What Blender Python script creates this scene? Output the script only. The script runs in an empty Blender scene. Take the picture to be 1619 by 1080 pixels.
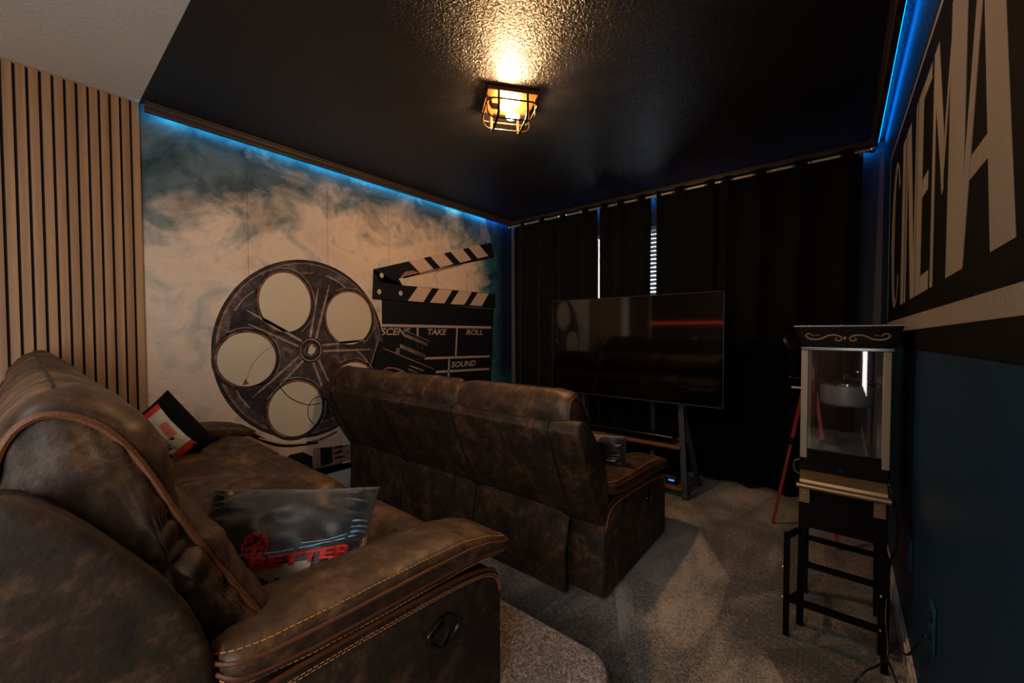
import bpy, bmesh, math, random
from mathutils import Vector, Matrix, noise
sc = bpy.context.scene
C = sc.collection
random.seed(7)
H = 2.74      # ceiling height
W = 3.58      # room width (x), left wall x=0, right wall x=W
L = 4.08      # far wall y
YR = -2.4     # rear wall y
YB = 0.48     # where the dark ceiling and the mural begin

# ------------------------------------------------------------------ camera
cam = bpy.data.cameras.new('camera'); camo = bpy.data.objects.new('camera', cam); C.objects.link(camo)
cam.sensor_width = 36.0; cam.lens = 36.0 * 634.6 / 1619; cam.clip_start = 0.02
yaw, pitch, roll = math.radians(-39.387), math.radians(-1.477), math.radians(-0.15)
f = Vector((math.sin(yaw) * math.cos(pitch), math.cos(yaw) * math.cos(pitch), math.sin(pitch)))
r = Vector((math.cos(yaw), -math.sin(yaw), 0)); u = r.cross(f)
r2 = math.cos(roll) * r + math.sin(roll) * u; u2 = -math.sin(roll) * r + math.cos(roll) * u
camo.matrix_world = Matrix(((r2.x, u2.x, -f.x, 3.355), (r2.y, u2.y, -f.y, 0), (r2.z, u2.z, -f.z, 1.337), (0, 0, 0, 1)))
sc.camera = camo

# ------------------------------------------------------------------ world, large lights, exposure
wd = bpy.data.worlds.new('daylight'); sc.world = wd; wd.use_nodes = True
wd.node_tree.nodes['Background'].inputs[0].default_value = (0.75, 0.88, 1.0, 1)
wd.node_tree.nodes['Background'].inputs[1].default_value = 12.0
sc.view_settings.view_transform = 'Standard'; sc.view_settings.look = 'None'
sc.view_settings.exposure = 0.3; sc.view_settings.gamma = 1.0; sc.view_settings.use_curve_mapping = False

def area(name, loc, rot, sx, sy, power, col):
    l = bpy.data.lights.new(name, 'AREA'); l.shape = 'RECTANGLE'; l.size = sx; l.size_y = sy
    l.energy = power; l.color = col
    o = bpy.data.objects.new(name, l); C.objects.link(o); o.location = loc; o.rotation_euler = rot
    return o
# fill lights added out of view, under the rear ceiling and at the right wall
area('rear_fill_light', (2.2, -1.1, 2.72), (0, 0, 0), 0.8, 0.6, 17, (1.0, 0.90, 0.80))
area('side_fill_light', (3.55, -1.25, 1.55), (0, math.radians(90), 0), 1.7, 1.0, 42, (1.0, 0.93, 0.86))

# ------------------------------------------------------------------ material helpers
class NT:
    def __init__(s, name):
        s.m = bpy.data.materials.new(name); s.m.use_nodes = True; s.t = s.m.node_tree
        s.b = s.t.nodes['Principled BSDF']
    def n(s, typ, **kw):
        x = s.t.nodes.new(typ)
        for k, v in kw.items():
            if k in x.inputs: x.inputs[k].default_value = v
            else: setattr(x, k, v)
        return x
    def l(s, a, b): s.t.links.new(a, b)
    def co(s, scale=(1, 1, 1), rot=(0, 0, 0)):
        tc = s.n('ShaderNodeTexCoord'); mp = s.n('ShaderNodeMapping')
        mp.inputs['Scale'].default_value = scale; mp.inputs['Rotation'].default_value = rot
        s.l(tc.outputs['Object'], mp.inputs[0]); return mp.outputs[0]
    def noise(s, vec, scale, detail=4, rough=.55, dist=0):
        x = s.n('ShaderNodeTexNoise'); x.inputs['Scale'].default_value = scale
        x.inputs['Detail'].default_value = detail; x.inputs['Roughness'].default_value = rough
        x.inputs['Distortion'].default_value = dist
        s.l(vec, x.inputs['Vector']); return x.outputs['Fac']
    def ramp(s, fac, stops):
        x = s.n('ShaderNodeValToRGB'); e = x.color_ramp.elements
        while len(e) < len(stops): e.new(0.5)
        for i, (p, c) in enumerate(stops):
            e[i].position = p; e[i].color = (c[0], c[1], c[2], 1) if not isinstance(c, (int, float)) else (c, c, c, 1)
        s.l(fac, x.inputs[0]); return x.outputs[0]
    def mix(s, fac, a, b, mode='MIX'):
        x = s.n('ShaderNodeMix', data_type='RGBA', blend_type=mode)
        for i, v in ((0, fac), (6, a), (7, b)):
            if hasattr(v, 'is_output'): s.l(v, x.inputs[i])
            else: x.inputs[i].default_value = v if i == 0 else (v[0], v[1], v[2], 1)
        return x.outputs[2]
    def math(s, op, a, b=0.0, c=0.0, clamp=False):
        x = s.n('ShaderNodeMath', operation=op); x.use_clamp = clamp
        for i, v in enumerate((a, b, c)):
            if hasattr(v, 'is_output'): s.l(v, x.inputs[i])
            else: x.inputs[i].default_value = v
        return x.outputs[0]
    def bump(s, h, strength, dist=.01, prev=None):
        x = s.n('ShaderNodeBump'); x.inputs['Strength'].default_value = strength
        x.inputs['Distance'].default_value = dist
        s.l(h, x.inputs['Height'])
        if prev is not None: s.l(prev, x.inputs['Normal'])
        s.l(x.outputs[0], s.b.inputs['Normal']); return x.outputs[0]
    def set(s, **kw):
        for k, v in kw.items():
            k = k.replace('_', ' ')
            i = s.b.inputs[k]
            if hasattr(v, 'is_output'): s.l(v, i)
            elif isinstance(v, tuple): i.default_value = (*v, 1) if len(v) == 3 else v
            else: i.default_value = v
        return s

def plain(name, col, rough=.5, metal=0, spec=.5, nz=0, nscale=40, bump=0, bdist=.002, coat=0, sheen=0):
    m = NT(name); m.set(Roughness=rough, Metallic=metal)
    m.b.inputs['Specular IOR Level'].default_value = spec
    m.b.inputs['Coat Weight'].default_value = coat
    m.b.inputs['Sheen Weight'].default_value = sheen
    v = m.co(); nf = m.noise(v, nscale, 4)
    k = nz or .08
    c = m.ramp(nf, [(.25, tuple(x * (1 - k) for x in col)), (.75, tuple(x * (1 + k) for x in col))])
    m.l(c, m.b.inputs['Base Color'])
    if bump: m.bump(nf, bump, bdist)
    return m.m

def wall_paint(name, col, rough, bump=.35, spec=.5, scale=55, bd=.004, vary=.12):
    m = NT(name); v = m.co()
    big = m.noise(v, 1.3, 3); fine = m.noise(v, scale, 3, .6, .6); f2 = m.noise(v, scale * 4, 2)
    h = m.math('ADD', m.ramp(fine, [(.42, 0), (.62, 1)]), m.math('MULTIPLY', f2, .35))
    m.l(m.ramp(big, [(.3, tuple(c * (1 - vary) for c in col)), (.7, tuple(c * (1 + vary) for c in col))]), m.b.inputs['Base Color'])
    m.set(Roughness=rough); m.b.inputs['Specular IOR Level'].default_value = spec
    m.bump(h, bump, bd); return m.m

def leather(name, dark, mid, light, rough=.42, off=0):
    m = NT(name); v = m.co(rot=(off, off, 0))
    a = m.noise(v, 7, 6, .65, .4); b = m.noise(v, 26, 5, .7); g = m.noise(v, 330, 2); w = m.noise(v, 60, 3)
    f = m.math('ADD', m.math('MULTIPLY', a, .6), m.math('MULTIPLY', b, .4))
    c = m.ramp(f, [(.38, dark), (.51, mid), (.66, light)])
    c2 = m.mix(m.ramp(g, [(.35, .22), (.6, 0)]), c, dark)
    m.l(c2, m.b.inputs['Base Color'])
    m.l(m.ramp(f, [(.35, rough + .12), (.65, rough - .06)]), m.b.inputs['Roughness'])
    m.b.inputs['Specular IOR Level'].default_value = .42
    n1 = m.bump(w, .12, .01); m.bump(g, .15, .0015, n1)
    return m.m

M = {}
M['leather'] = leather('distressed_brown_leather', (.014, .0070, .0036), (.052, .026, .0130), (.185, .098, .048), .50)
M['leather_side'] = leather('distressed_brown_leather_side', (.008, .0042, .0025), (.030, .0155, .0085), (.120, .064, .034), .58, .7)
M['piping'] = plain('rust_piping', (.115, .036, .011), .55, nz=.3, nscale=300, bump=.5)
M['stitch'] = plain('orange_thread', (.55, .22, .06), .6, nz=.2, nscale=400)
M['stitch_dark'] = plain('brown_thread', (.20, .085, .03), .7, nz=.2, nscale=400)
M['seam'] = plain('dark_seam_leather', (.004, .0025, .002), .8)
M['black_ceiling'] = wall_paint('black_textured_ceiling', (.014, .0125, .012), .36, .55, .5, 80, .005)
M['white_ceiling'] = wall_paint('white_textured_ceiling', (.74, .70, .64), .7, .25, .3, 60, .004, .03)
M['far_wall'] = wall_paint('dark_grey_wall', (.10, .092, .088), .75, .35)
M['navy_wall'] = wall_paint('navy_blue_wall', (.0022, .030, .072), .5, .16, .35, 70, .003)
M['brown_wall'] = wall_paint('dark_brown_rear_wall', (.07, .035, .024), .7, .2, .3)
M['rear_wall'] = wall_paint('cream_rear_wall', (.55, .49, .42), .7, .2, .3)
M['black_paint'] = wall_paint('black_sign_paint', (.003, .0028, .0026), .8, .12, .12)
M['letter_paint'] = wall_paint('grey_letter_paint', (.27, .25, .225), .6, .35, .4, 70, .004, .1)
M['black_metal'] = plain('black_metal', (.002, .002, .0022), .45, 0, .22)
M['black_gloss'] = plain('black_plastic', (.004, .004, .004), .22)
M['chrome'] = plain('chrome', (.7, .7, .72), .12, 1)
M['nickel'] = plain('satin_nickel', (.6, .6, .62), .42, .6)
M['bolt'] = plain('zinc_bolt', (.6, .58, .52), .3, 1)
M['brass'] = plain('brushed_brass', (.50, .34, .17), .32, .85, nz=.1, nscale=8)
M['cream_metal'] = plain('champagne_metal', (.50, .43, .33), .4, .35, nz=.04)
M['gun'] = plain('grey_kettle', (.5, .505, .51), .38, .5)
M['steel'] = plain('tray_steel', (.35, .36, .37), .18, 1)
M['white'] = plain('white_trim', (.55, .52, .48), .5)
M['blue_plate'] = plain('blue_outlet_plate', (.008, .07, .13), .35)
M['redwood'] = plain('red_brown_wood', (.27, .030, .010), .35, nz=.3, nscale=12)
M['shelf_wood'] = plain('walnut_shelf', (.20, .075, .03), .4, nz=.3, nscale=12)
M['rail'] = plain('dark_brown_moulding', (.055, .038, .030), .42, nz=.2)
M['bronze'] = plain('bronze_lamp_plate', (.22, .085, .02), .30, .6)
M['cage'] = plain('dark_bronze_cage', (.05, .032, .02), .4, .7)
M['felt'] = plain('black_felt', (.006, .005, .005), .9)
M['tv_frame'] = plain('dark_tv_frame', (.03, .03, .032), .3, .5)
M['stand'] = plain('charcoal_stand', (.035, .042, .052), .45)

def emit(name, col, s):
    m = NT(name); m.set(Base_Color=(.02, .02, .02)); m.b.inputs['Emission Color'].default_value = (*col, 1)
    m.b.inputs['Emission Strength'].default_value = s; return m.m
M['bulb'] = emit('warm_bulb', (1.0, .55, .24), 850)
M['led_cyan'] = emit('cyan_led', (.01, .52, 1.0), 24)
M['led_blue'] = emit('blue_led', (.0, .22, 1.0), 18)
M['led_red'] = emit('red_led', (1.0, .09, .03), 6)
M['blue_dot'] = emit('blue_indicator', (.05, .25, 1.0), 1.0)

def mk_tv():
    m = NT('tv_glass'); m.set(Base_Color=(.002, .002, .002), Roughness=.055); m.b.inputs['IOR'].default_value = 1.75
    return m.m
M['tv'] = mk_tv()
def mk_glass():
    m = NT('clear_glass'); t = m.t; t.nodes.remove(m.b)
    tr = t.nodes.new('ShaderNodeBsdfTransparent'); gl = t.nodes.new('ShaderNodeBsdfGlossy'); gl.inputs['Roughness'].default_value = .02
    fr = t.nodes.new('ShaderNodeFresnel'); fr.inputs[0].default_value = 1.5; mx = t.nodes.new('ShaderNodeMixShader')
    mu = t.nodes.new('ShaderNodeMath'); mu.operation = 'ADD'; mu.inputs[1].default_value = .03
    t.links.new(fr.outputs[0], mu.inputs[0])
    t.links.new(mu.outputs[0], mx.inputs[0]); t.links.new(tr.outputs[0], mx.inputs[1]); t.links.new(gl.outputs[0], mx.inputs[2])
    t.links.new(mx.outputs[0], t.nodes['Material Output'].inputs[0]); return m.m
M['glass'] = mk_glass()

def mk_slat():
    m = NT('oak_slat'); v = m.co((30, 30, 1.2)); n = m.noise(v, 2.2, 6, .6, 1.5)
    v2 = m.co((22.7, 22.7, .02)); n2 = m.noise(v2, 1.0, 1)
    c = m.ramp(n, [(.3, (.20, .090, .036)), (.7, (.36, .19, .082))])
    c = m.mix(.45, c, m.ramp(n2, [(.35, (.16, .078, .034)), (.65, (.40, .24, .12))]))
    m.l(c, m.b.inputs['Base Color']); m.set(Roughness=.5); m.bump(n, .15, .002); return m.m
M['slat'] = mk_slat()

def mk_carpet(name, dark, light, patch, sheen=.3):
    m = NT(name); v = m.co()
    f = m.noise(v, 150, 2, .8); f2 = m.noise(v, 48, 4, 1.0)
    tc = m.co((1.1, .55, 1), (0, 0, .2)); w = m.noise(tc, 1.9, 2, .5, 1.8)
    vor = m.n('ShaderNodeTexVoronoi'); vor.inputs['Scale'].default_value = 1.9
    mpv = m.co((1.0, .7, 1), (0, 0, .35)); m.l(mpv, vor.inputs['Vector'])
    sep = m.n('ShaderNodeSeparateColor'); m.l(vor.outputs['Color'], sep.inputs[0])
    k = m.math('ADD', m.math('MULTIPLY', sep.outputs[0], .5), m.math('MULTIPLY', m.ramp(w, [(.38, 0), (.62, 1)]), .5))
    k = m.math('MULTIPLY', k, patch)
    s = m.math('ADD', m.math('MULTIPLY', f, .5), m.math('MULTIPLY', f2, .5))
    c = m.ramp(m.math('ADD', s, m.math('SUBTRACT', k, patch * .5)), [(.40, dark), (.50, tuple(.5 * (a_ + b_) * .62 for a_, b_ in zip(dark, light))), (.60, light)])
    hue = m.noise(m.co(), 1.4, 2)
    c = m.mix(m.ramp(hue, [(.4, 0), (.62, .22)]), c, m.mix(1.0, c, (.62, .85, 1.0), 'MULTIPLY'))
    m.l(c, m.b.inputs['Base Color']); m.set(Roughness=.95); m.b.inputs['Specular IOR Level'].default_value = .1
    m.b.inputs['Sheen Weight'].default_value = sheen
    m.bump(s, 1.0, .012); return m.m
M['carpet'] = mk_carpet('grey_pile_carpet', (.016, .014, .0125), (.56, .48, .41), .20)
M['carpet2'] = mk_carpet('mauve_grey_carpet', (.045, .036, .037), (.55, .48, .47), .04)

def mk_curtain():
    m = NT('black_velvet'); v = m.co((1, 1, .3)); n = m.noise(v, 40, 4)
    m.l(m.ramp(n, [(.3, (.0016, .0016, .0018)), (.7, (.0035, .0034, .0038))]), m.b.inputs['Base Color'])
    m.set(Roughness=.85); m.b.inputs['Specular IOR Level'].default_value = .15; m.b.inputs['Sheen Weight'].default_value = .04
    m.bump(n, .2, .004); return m.m
M['velvet'] = mk_curtain()
def satin(name, col, rough=.38, sheen=.3):
    m = NT(name); v = m.co(); n = m.noise(v, 120, 2); w = m.noise(v, 9, 3, .5, .8)
    m.l(m.ramp(n, [(.3, tuple(c * .85 for c in col)), (.7, tuple(c * 1.15 for c in col))]), m.b.inputs['Base Color'])
    m.set(Roughness=rough); m.b.inputs['Sheen Weight'].default_value = sheen; m.b.inputs['Specular IOR Level'].default_value = .5 if rough < .7 else .15
    m.bump(w, .18, .02); return m.m
M['satin'] = satin('black_satin', (.016, .0155, .018), .48, .25)
M['pvelvet'] = satin('black_pillow_velvet', (.0015, .0015, .0018), .9, .02)
M['p_red'] = plain('red_print', (.55, .02, .015), .6); M['p_cream'] = plain('cream_print', (.52, .46, .31), .6)
M['p_blue'] = plain('blue_print', (.16, .42, .60), .6); M['p_black'] = plain('black_print', (.01, .01, .012), .6)
M['p_gold'] = plain('gold_scroll_print', (.60, .28, .12), .45)

def mk_smoke():
    m = NT('smoke_mural_print')
    tc = m.n('ShaderNodeTexCoord'); sp = m.n('ShaderNodeSeparateXYZ'); m.l(tc.outputs['Object'], sp.inputs[0])
    Y, Z = sp.outputs[1], sp.outputs[2]
    v = m.co((1, 1, 1.1))
    n1 = m.noise(v, 1.5, 7, .62, .9); n2 = m.noise(v, 4.0, 8, .6, .7)
    # dark sky above a boundary that rises with y, teal towards the far end
    b = m.math('ADD', m.math('MULTIPLY', Y, .14), 1.93)
    top = m.math('SUBTRACT', Z, b)
    d = m.math('ADD', m.math('MULTIPLY', top, 1.25), m.math('MULTIPLY', m.math('SUBTRACT', n1, .5), 2.3))
    d = m.math('ADD', d, m.math('MULTIPLY', m.math('SUBTRACT', n2, .5), .9))
    mtop = m.ramp(m.math('ADD', m.math('MULTIPLY', d, .75), .5), [(.40, 0), (.80, 1)])
    r = m.math('SUBTRACT', Y, 3.42)
    r = m.math('ADD', r, m.math('MULTIPLY', m.math('SUBTRACT', n1, .5), .9))
    r = m.math('ADD', r, m.math('MULTIPLY', m.math('SUBTRACT', n2, .5), .45))
    mr = m.ramp(m.math('ADD', m.math('MULTIPLY', r, 2.0), .5), [(.3, 0), (.8, 1)])
    lft = m.math('MULTIPLY', m.math('SUBTRACT', .95, Y), 1.2, clamp=True)
    patch = m.ramp(m.math('ADD', n2, m.math('MULTIPLY', lft, .16)), [(.50, 0), (.68, .62)])
    cream = m.mix(m.ramp(n2, [(.3, 0), (.7, 1)]), (.58, .46, .37), (.80, .66, .54))
    c = m.mix(patch, cream, (.17, .24, .27))
    slate = m.mix(m.ramp(n2, [(.35, 0), (.75, 1)]), (.018, .040, .054), (.14, .20, .215))
    c = m.mix(mtop, c, slate)
    far = m.math('MULTIPLY', m.math('SUBTRACT', Y, 3.60), 3.2, clamp=True)
    teal = m.mix(m.ramp(n2, [(.35, 0), (.72, 1)]), (.003, .06, .115), (.09, .30, .38))
    teal = m.mix(m.math('MULTIPLY', far, m.ramp(Z, [(.4, .3), (.9, 1)])), teal, (.003, .012, .03))
    c = m.mix(mr, c, teal)
    # wallpaper seams
    sm = m.math('ABSOLUTE', m.math('SUBTRACT', m.math('FRACT', m.math('ADD', m.math('DIVIDE', m.math('SUBTRACT', Y, 1.055), .588), .5)), .5))
    seam = m.math('LESS_THAN', sm, .006)
    c = m.mix(m.math('MULTIPLY', seam, .35), c, (.06, .05, .04))
    m.l(c, m.b.inputs['Base Color']); m.set(Roughness=.75); m.b.inputs['Specular IOR Level'].default_value = .2
    return m.m
M['smoke'] = mk_smoke()
def mk_reel(name, a, b, c, scale=5):
    m = NT(name); v = m.co(); n = m.noise(v, scale, 7, .7, 1.0); n2 = m.noise(v, 17, 5, .7)
    x = m.ramp(m.math('ADD', m.math('MULTIPLY', n, .65), m.math('MULTIPLY', n2, .35)), [(.38, a), (.52, b), (.66, c)])
    m.l(x, m.b.inputs['Base Color']); m.set(Roughness=.7); m.b.inputs['Specular IOR Level'].default_value = .2; return m.m
M['r_metal'] = mk_reel('reel_metal_print', (.022, .018, .024), (.065, .052, .056), (.27, .21, .195))
M['r_dark'] = mk_reel('reel_recess_print', (.014, .012, .017), (.035, .029, .034), (.11, .085, .08), 7)
M['r_edge'] = mk_reel('reel_rim_print', (.012, .011, .015), (.03, .026, .032), (.10, .07, .06), 9)
M['r_light'] = mk_reel('reel_highlight_print', (.16, .10, .08), (.34, .24, .19), (.55, .42, .34), 8)
M['r_copper'] = mk_reel('reel_copper_print', (.03, .02, .02), (.20, .08, .045), (.46, .22, .13), 8)
M['m_black'] = plain('mural_black_print', (.006, .008, .013), .6, spec=.25)
M['m_cream'] = plain('mural_cream_print', (.58, .42, .34), .7, spec=.2)
M['m_hole'] = plain('mural_hole_print', (.58, .52, .41), .7, spec=.2, nz=.05, nscale=3)
M['m_grey'] = plain('mural_grey_print', (.42, .34, .30), .7, spec=.2)
M['m_brown'] = plain('mural_brown_print', (.26, .16, .12), .7, spec=.2, nz=.5, nscale=20)

# ------------------------------------------------------------------ mesh helpers
OFF = {}
class MB:
    def __init__(s): s.v = []; s.f = []; s.mi = []; s.cur = 0
    def add(s, vs, fs):
        b = len(s.v); s.v += [Vector(v) for v in vs]
        for q in fs: s.f.append([b + i for i in q]); s.mi.append(s.cur)
        return s
    def box(s, x0, x1, y0, y1, z0, z1, rot=None, piv=None):
        vs = [Vector((x, y, z)) for z in (z0, z1) for y in (y0, y1) for x in (x0, x1)]
        if rot:
            p = Vector(piv) if piv else Vector(((x0 + x1) / 2, (y0 + y1) / 2, (z0 + z1) / 2))
            vs = [rot @ (v - p) + p for v in vs]
        return s.add(vs, [(0, 2, 3, 1), (4, 5, 7, 6), (0, 1, 5, 4), (2, 6, 7, 3), (0, 4, 6, 2), (1, 3, 7, 5)])
    def bar(s, a, b, w, h=None, up=(0, 0, 1)):
        h = h or w; a = Vector(a); b = Vector(b); d = (b - a).normalized(); up = Vector(up)
        if abs(d.dot(up)) > .95: up = Vector((1, 0, 0)) if abs(d.x) < .9 else Vector((0, 1, 0))
        x = d.cross(up).normalized(); y = x.cross(d)
        vs = [p + x * sx * w / 2 + y * sy * h / 2 for p in (a, b) for sx, sy in ((-1, -1), (1, -1), (1, 1), (-1, 1))]
        return s.add(vs, [(3, 2, 1, 0), (4, 5, 6, 7), (0, 1, 5, 4), (1, 2, 6, 5), (2, 3, 7, 6), (3, 0, 4, 7)])
    def tube(s, path, rad, n=8, closed=False, caps=True):
        P = [Vector(p) for p in path]; m = len(P); rs = rad if isinstance(rad, (list, tuple)) else [rad] * m
        rings = []; prev = None
        for i in range(m):
            if closed: t = P[(i + 1) % m] - P[i - 1]
            else: t = P[min(i + 1, m - 1)] - P[max(i - 1, 0)]
            if t.length < 1e-9: t = Vector((0, 0, 1))
            t.normalize()
            if prev is None:
                a = Vector((0, 0, 1)) if abs(t.z) < .9 else Vector((1, 0, 0)); x = t.cross(a).normalized()
            else:
                x = prev - t * prev.dot(t)
                x = x.normalized() if x.length > 1e-6 else t.orthogonal().normalized()
            prev = x; y = t.cross(x)
            rings.append([P[i] + (x * math.cos(2 * math.pi * k / n) + y * math.sin(2 * math.pi * k / n)) * rs[i] for k in range(n)])
        return s.loft(rings, closed_path=closed, caps=caps and not closed)
    def loft(s, rings, closed_path=False, caps=True, closed_ring=True):
        n = len(rings[0]); b = len(s.v); fs = []
        vs = [p for rg in rings for p in rg]; m = len(rings)
        for i in range(m if closed_path else m - 1):
            j = (i + 1) % m
            for k in range(n if closed_ring else n - 1):
                k2 = (k + 1) % n
                fs.append((i * n + k, i * n + k2, j * n + k2, j * n + k))
        if caps: fs.append(tuple(range(n - 1, -1, -1))); fs.append(tuple((m - 1) * n + k for k in range(n)))
        return s.add(vs, fs)
    def lathe(s, c, prof, n=24, axis='z', M3=None):
        c = Vector(c); rings = []
        for rr, h in prof:
            rg = []
            for k in range(n):
                a = 2 * math.pi * k / n; p = Vector((rr * math.cos(a), rr * math.sin(a), h))
                if axis == 'x': p = Vector((p.z, p.x, p.y))
                elif axis == 'y': p = Vector((p.x, p.z, p.y))
                if M3: p = M3 @ p
                rg.append(c + p)
            rings.append(rg)
        return s.loft(rings)
    def prism(s, pts, a, b, axis='x'):
        def P(p, h):
            return (h, p[0], p[1]) if axis == 'x' else (p[0], h, p[1]) if axis == 'y' else (p[0], p[1], h)
        n = len(pts)
        s.add([P(p, a) for p in pts] + [P(p, b) for p in pts],
              [tuple(range(n)), tuple(range(2 * n - 1, n - 1, -1))] + [(i, i + n, (i + 1) % n + n, (i + 1) % n) for i in range(n)])
        return s
    def build(s, name, mats, parent=None, smooth=True, angle=40, bevel=0, seg=3, solid=0, sub=0):
        me = bpy.data.meshes.new(name)
        off = OFF.get(parent.name, Vector((0, 0, 0))) if parent else Vector((0, 0, 0))
        me.from_pydata([v - off for v in s.v], [], s.f)
        ms = mats if isinstance(mats, list) else [mats]
        for m in ms: me.materials.append(M[m] if isinstance(m, str) else m)
        for p, i in zip(me.polygons, s.mi): p.material_index = i
        bm = bmesh.new(); bm.from_mesh(me); bmesh.ops.remove_doubles(bm, verts=bm.verts, dist=1e-6)
        bmesh.ops.recalc_face_normals(bm, faces=bm.faces); bm.to_mesh(me); bm.free()
        if smooth:
            me.polygons.foreach_set('use_smooth', [True] * len(me.polygons))
            if angle < 180: me.set_sharp_from_angle(angle=math.radians(angle))
        o = bpy.data.objects.new(name, me); C.objects.link(o)
        if parent: o.parent = parent
        OFF[o.name] = off
        if bevel:
            b = o.modifiers.new('bevel', 'BEVEL'); b.width = bevel; b.segments = seg; b.limit_method = 'ANGLE'; b.angle_limit = math.radians(35)
        if solid:
            b = o.modifiers.new('solid', 'SOLIDIFY'); b.thickness = solid; b.offset = 0
        return o

def thing(name, loc, label, cat, group=None):
    o = bpy.data.objects.new(name, None); C.objects.link(o); o.location = loc; o.empty_display_size = .1
    OFF[o.name] = Vector(loc); return tag(o, label, cat, group)
def tag(o, label, cat, group=None, kind=None):
    if label: o['label'] = label
    if cat: o['category'] = cat
    if group: o['group'] = group
    if kind: o['kind'] = kind
    return o
def struct(o, label=None, cat=None):
    o['kind'] = 'structure'; return tag(o, label, cat)

def lerp(a, b, t): return a + (b - a) * t
def pl(pts, x):                       # piecewise smooth interpolation
    if x <= pts[0][0]: return pts[0][1]
    for (a, va), (b, vb) in zip(pts, pts[1:]):
        if x <= b: 
            t = (x - a) / (b - a); t = t * t * (3 - 2 * t) * .35 + t * .65
            return va + (vb - va) * t
    return pts[-1][1]
def crom(P, n, closed=True):          # Catmull-Rom resample
    P = [Vector(p) for p in P]; m = len(P); out = []
    segs = m if closed else m - 1
    for i in range(segs):
        if closed: p0, p1, p2, p3 = P[i - 1], P[i], P[(i + 1) % m], P[(i + 2) % m]
        else: p0, p1, p2, p3 = P[max(i - 1, 0)], P[i], P[i + 1], P[min(i + 2, m - 1)]
        for k in range(n):
            t = k / n; t2 = t * t; t3 = t2 * t
            out.append(.5 * ((2 * p1) + (p2 - p0) * t + (2 * p0 - 5 * p1 + 4 * p2 - p3) * t2 + (3 * p1 - p0 - 3 * p2 + p3) * t3))
    if not closed: out.append(P[-1])
    return out
def dashes(mb, path, rad=.0013, dash=.009, gap=.004):
    P = [Vector(p) for p in path]; acc = 0; on = True; cur = [P[0]]
    for a, b in zip(P, P[1:]):
        L_ = (b - a).length; pos = 0
        if L_ < 1e-9: continue
        while pos < L_:
            need = (dash if on else gap) - acc; step = min(need, L_ - pos); pos += step; acc += step
            p = a + (b - a) * (pos / L_)
            if on: cur.append(p)
            if acc >= (dash if on else gap) - 1e-9:
                if on and len(cur) > 1: mb.tube(cur, rad, 4)
                on = not on; acc = 0; cur = [p]
def text_mesh(txt, fn, mb, height=1.0, bold=.02, shear=0, align='LEFT', maxlen=None, spacing=1.0, depth=.0):
    cu = bpy.data.curves.new('t', 'FONT'); cu.body = txt; cu.size = 1; cu.offset = bold; cu.shear = shear; cu.space_character = spacing
    cu.resolution_u = 3
    ob = bpy.data.objects.new('t', cu); C.objects.link(ob); bpy.context.view_layer.update()
    me = ob.to_mesh(); bm = bmesh.new(); bm.from_mesh(me); ob.to_mesh_clear()
    bpy.data.objects.remove(ob); bpy.data.curves.remove(cu)
    xs = [v.co.x for v in bm.verts]; ys = [v.co.y for v in bm.verts]
    x0, x1, y0, y1 = min(xs), max(xs), min(ys), max(ys)
    if maxlen:
        for _ in range(4):
            es = [e for e in bm.edges if e.calc_length() > maxlen]
            if not es: break
            bmesh.ops.subdivide_edges(bm, edges=es, cuts=1)
        bmesh.ops.triangulate(bm, faces=bm.faces)
    bm.verts.index_update()
    mb.add([fn((v.co.x - x0) / (x1 - x0), (v.co.y - y0) / (y1 - y0)) for v in bm.verts], [[v.index for v in fc.verts] for fc in bm.faces])
    bm.free()

# ================================================================== ROOM
mb = MB(); mb.box(-.1, W + .1, YR - .1, L + .1, -.1, 0); struct(mb.build('floor', 'carpet', smooth=False))
mb = MB(); mb.box(-.1, W + .1, YB, L + .1, H, H + .1); struct(mb.build('ceiling', 'black_ceiling', smooth=False))
mb = MB(); mb.box(-.1, W + .1, YR - .1, YB, H, H + .1); struct(mb.build('ceiling_rear', 'white_ceiling', smooth=False))
mb = MB(); mb.box(-.1, 0, YR - .1, L, 0, H); struct(mb.build('wall_left', 'rear_wall', smooth=False))
mb = MB(); mb.box(W, W + .1, YR - .1, L, 0, H); struct(mb.build('wall_right', 'navy_wall', smooth=False))
mb = MB()
WX0, WX1, WZ0, WZ1 = 1.19, 2.9, .95, 2.41
mb.box(-.1, WX0, L, L + .12, 0, H).box(WX1, W + .1, L, L + .12, 0, H).box(WX0, WX1, L, L + .12, 0, WZ0).box(WX0, WX1, L, L + .12, WZ1, H)
struct(mb.build('wall_far', 'far_wall', smooth=False))
mb = MB(); mb.box(-.1, 2.35, YR - .1, YR, 0, H).box(3.35, W + .1, YR - .1, YR, 0, H).box(2.35, 3.35, YR - .1, YR, 2.1, H)
struct(mb.build('wall_rear', 'brown_wall', smooth=False))
mb = MB(); mb.box(2.35, 3.35, YR - .09, YR - .05, 0, 2.1); struct(mb.build('door_1', 'brown_wall', smooth=False))
mb = MB(); mb.box(.001, .03, -2.25, -1.18, 0, 2.3); struct(mb.build('door_2', 'brown_wall', smooth=False))
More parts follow.
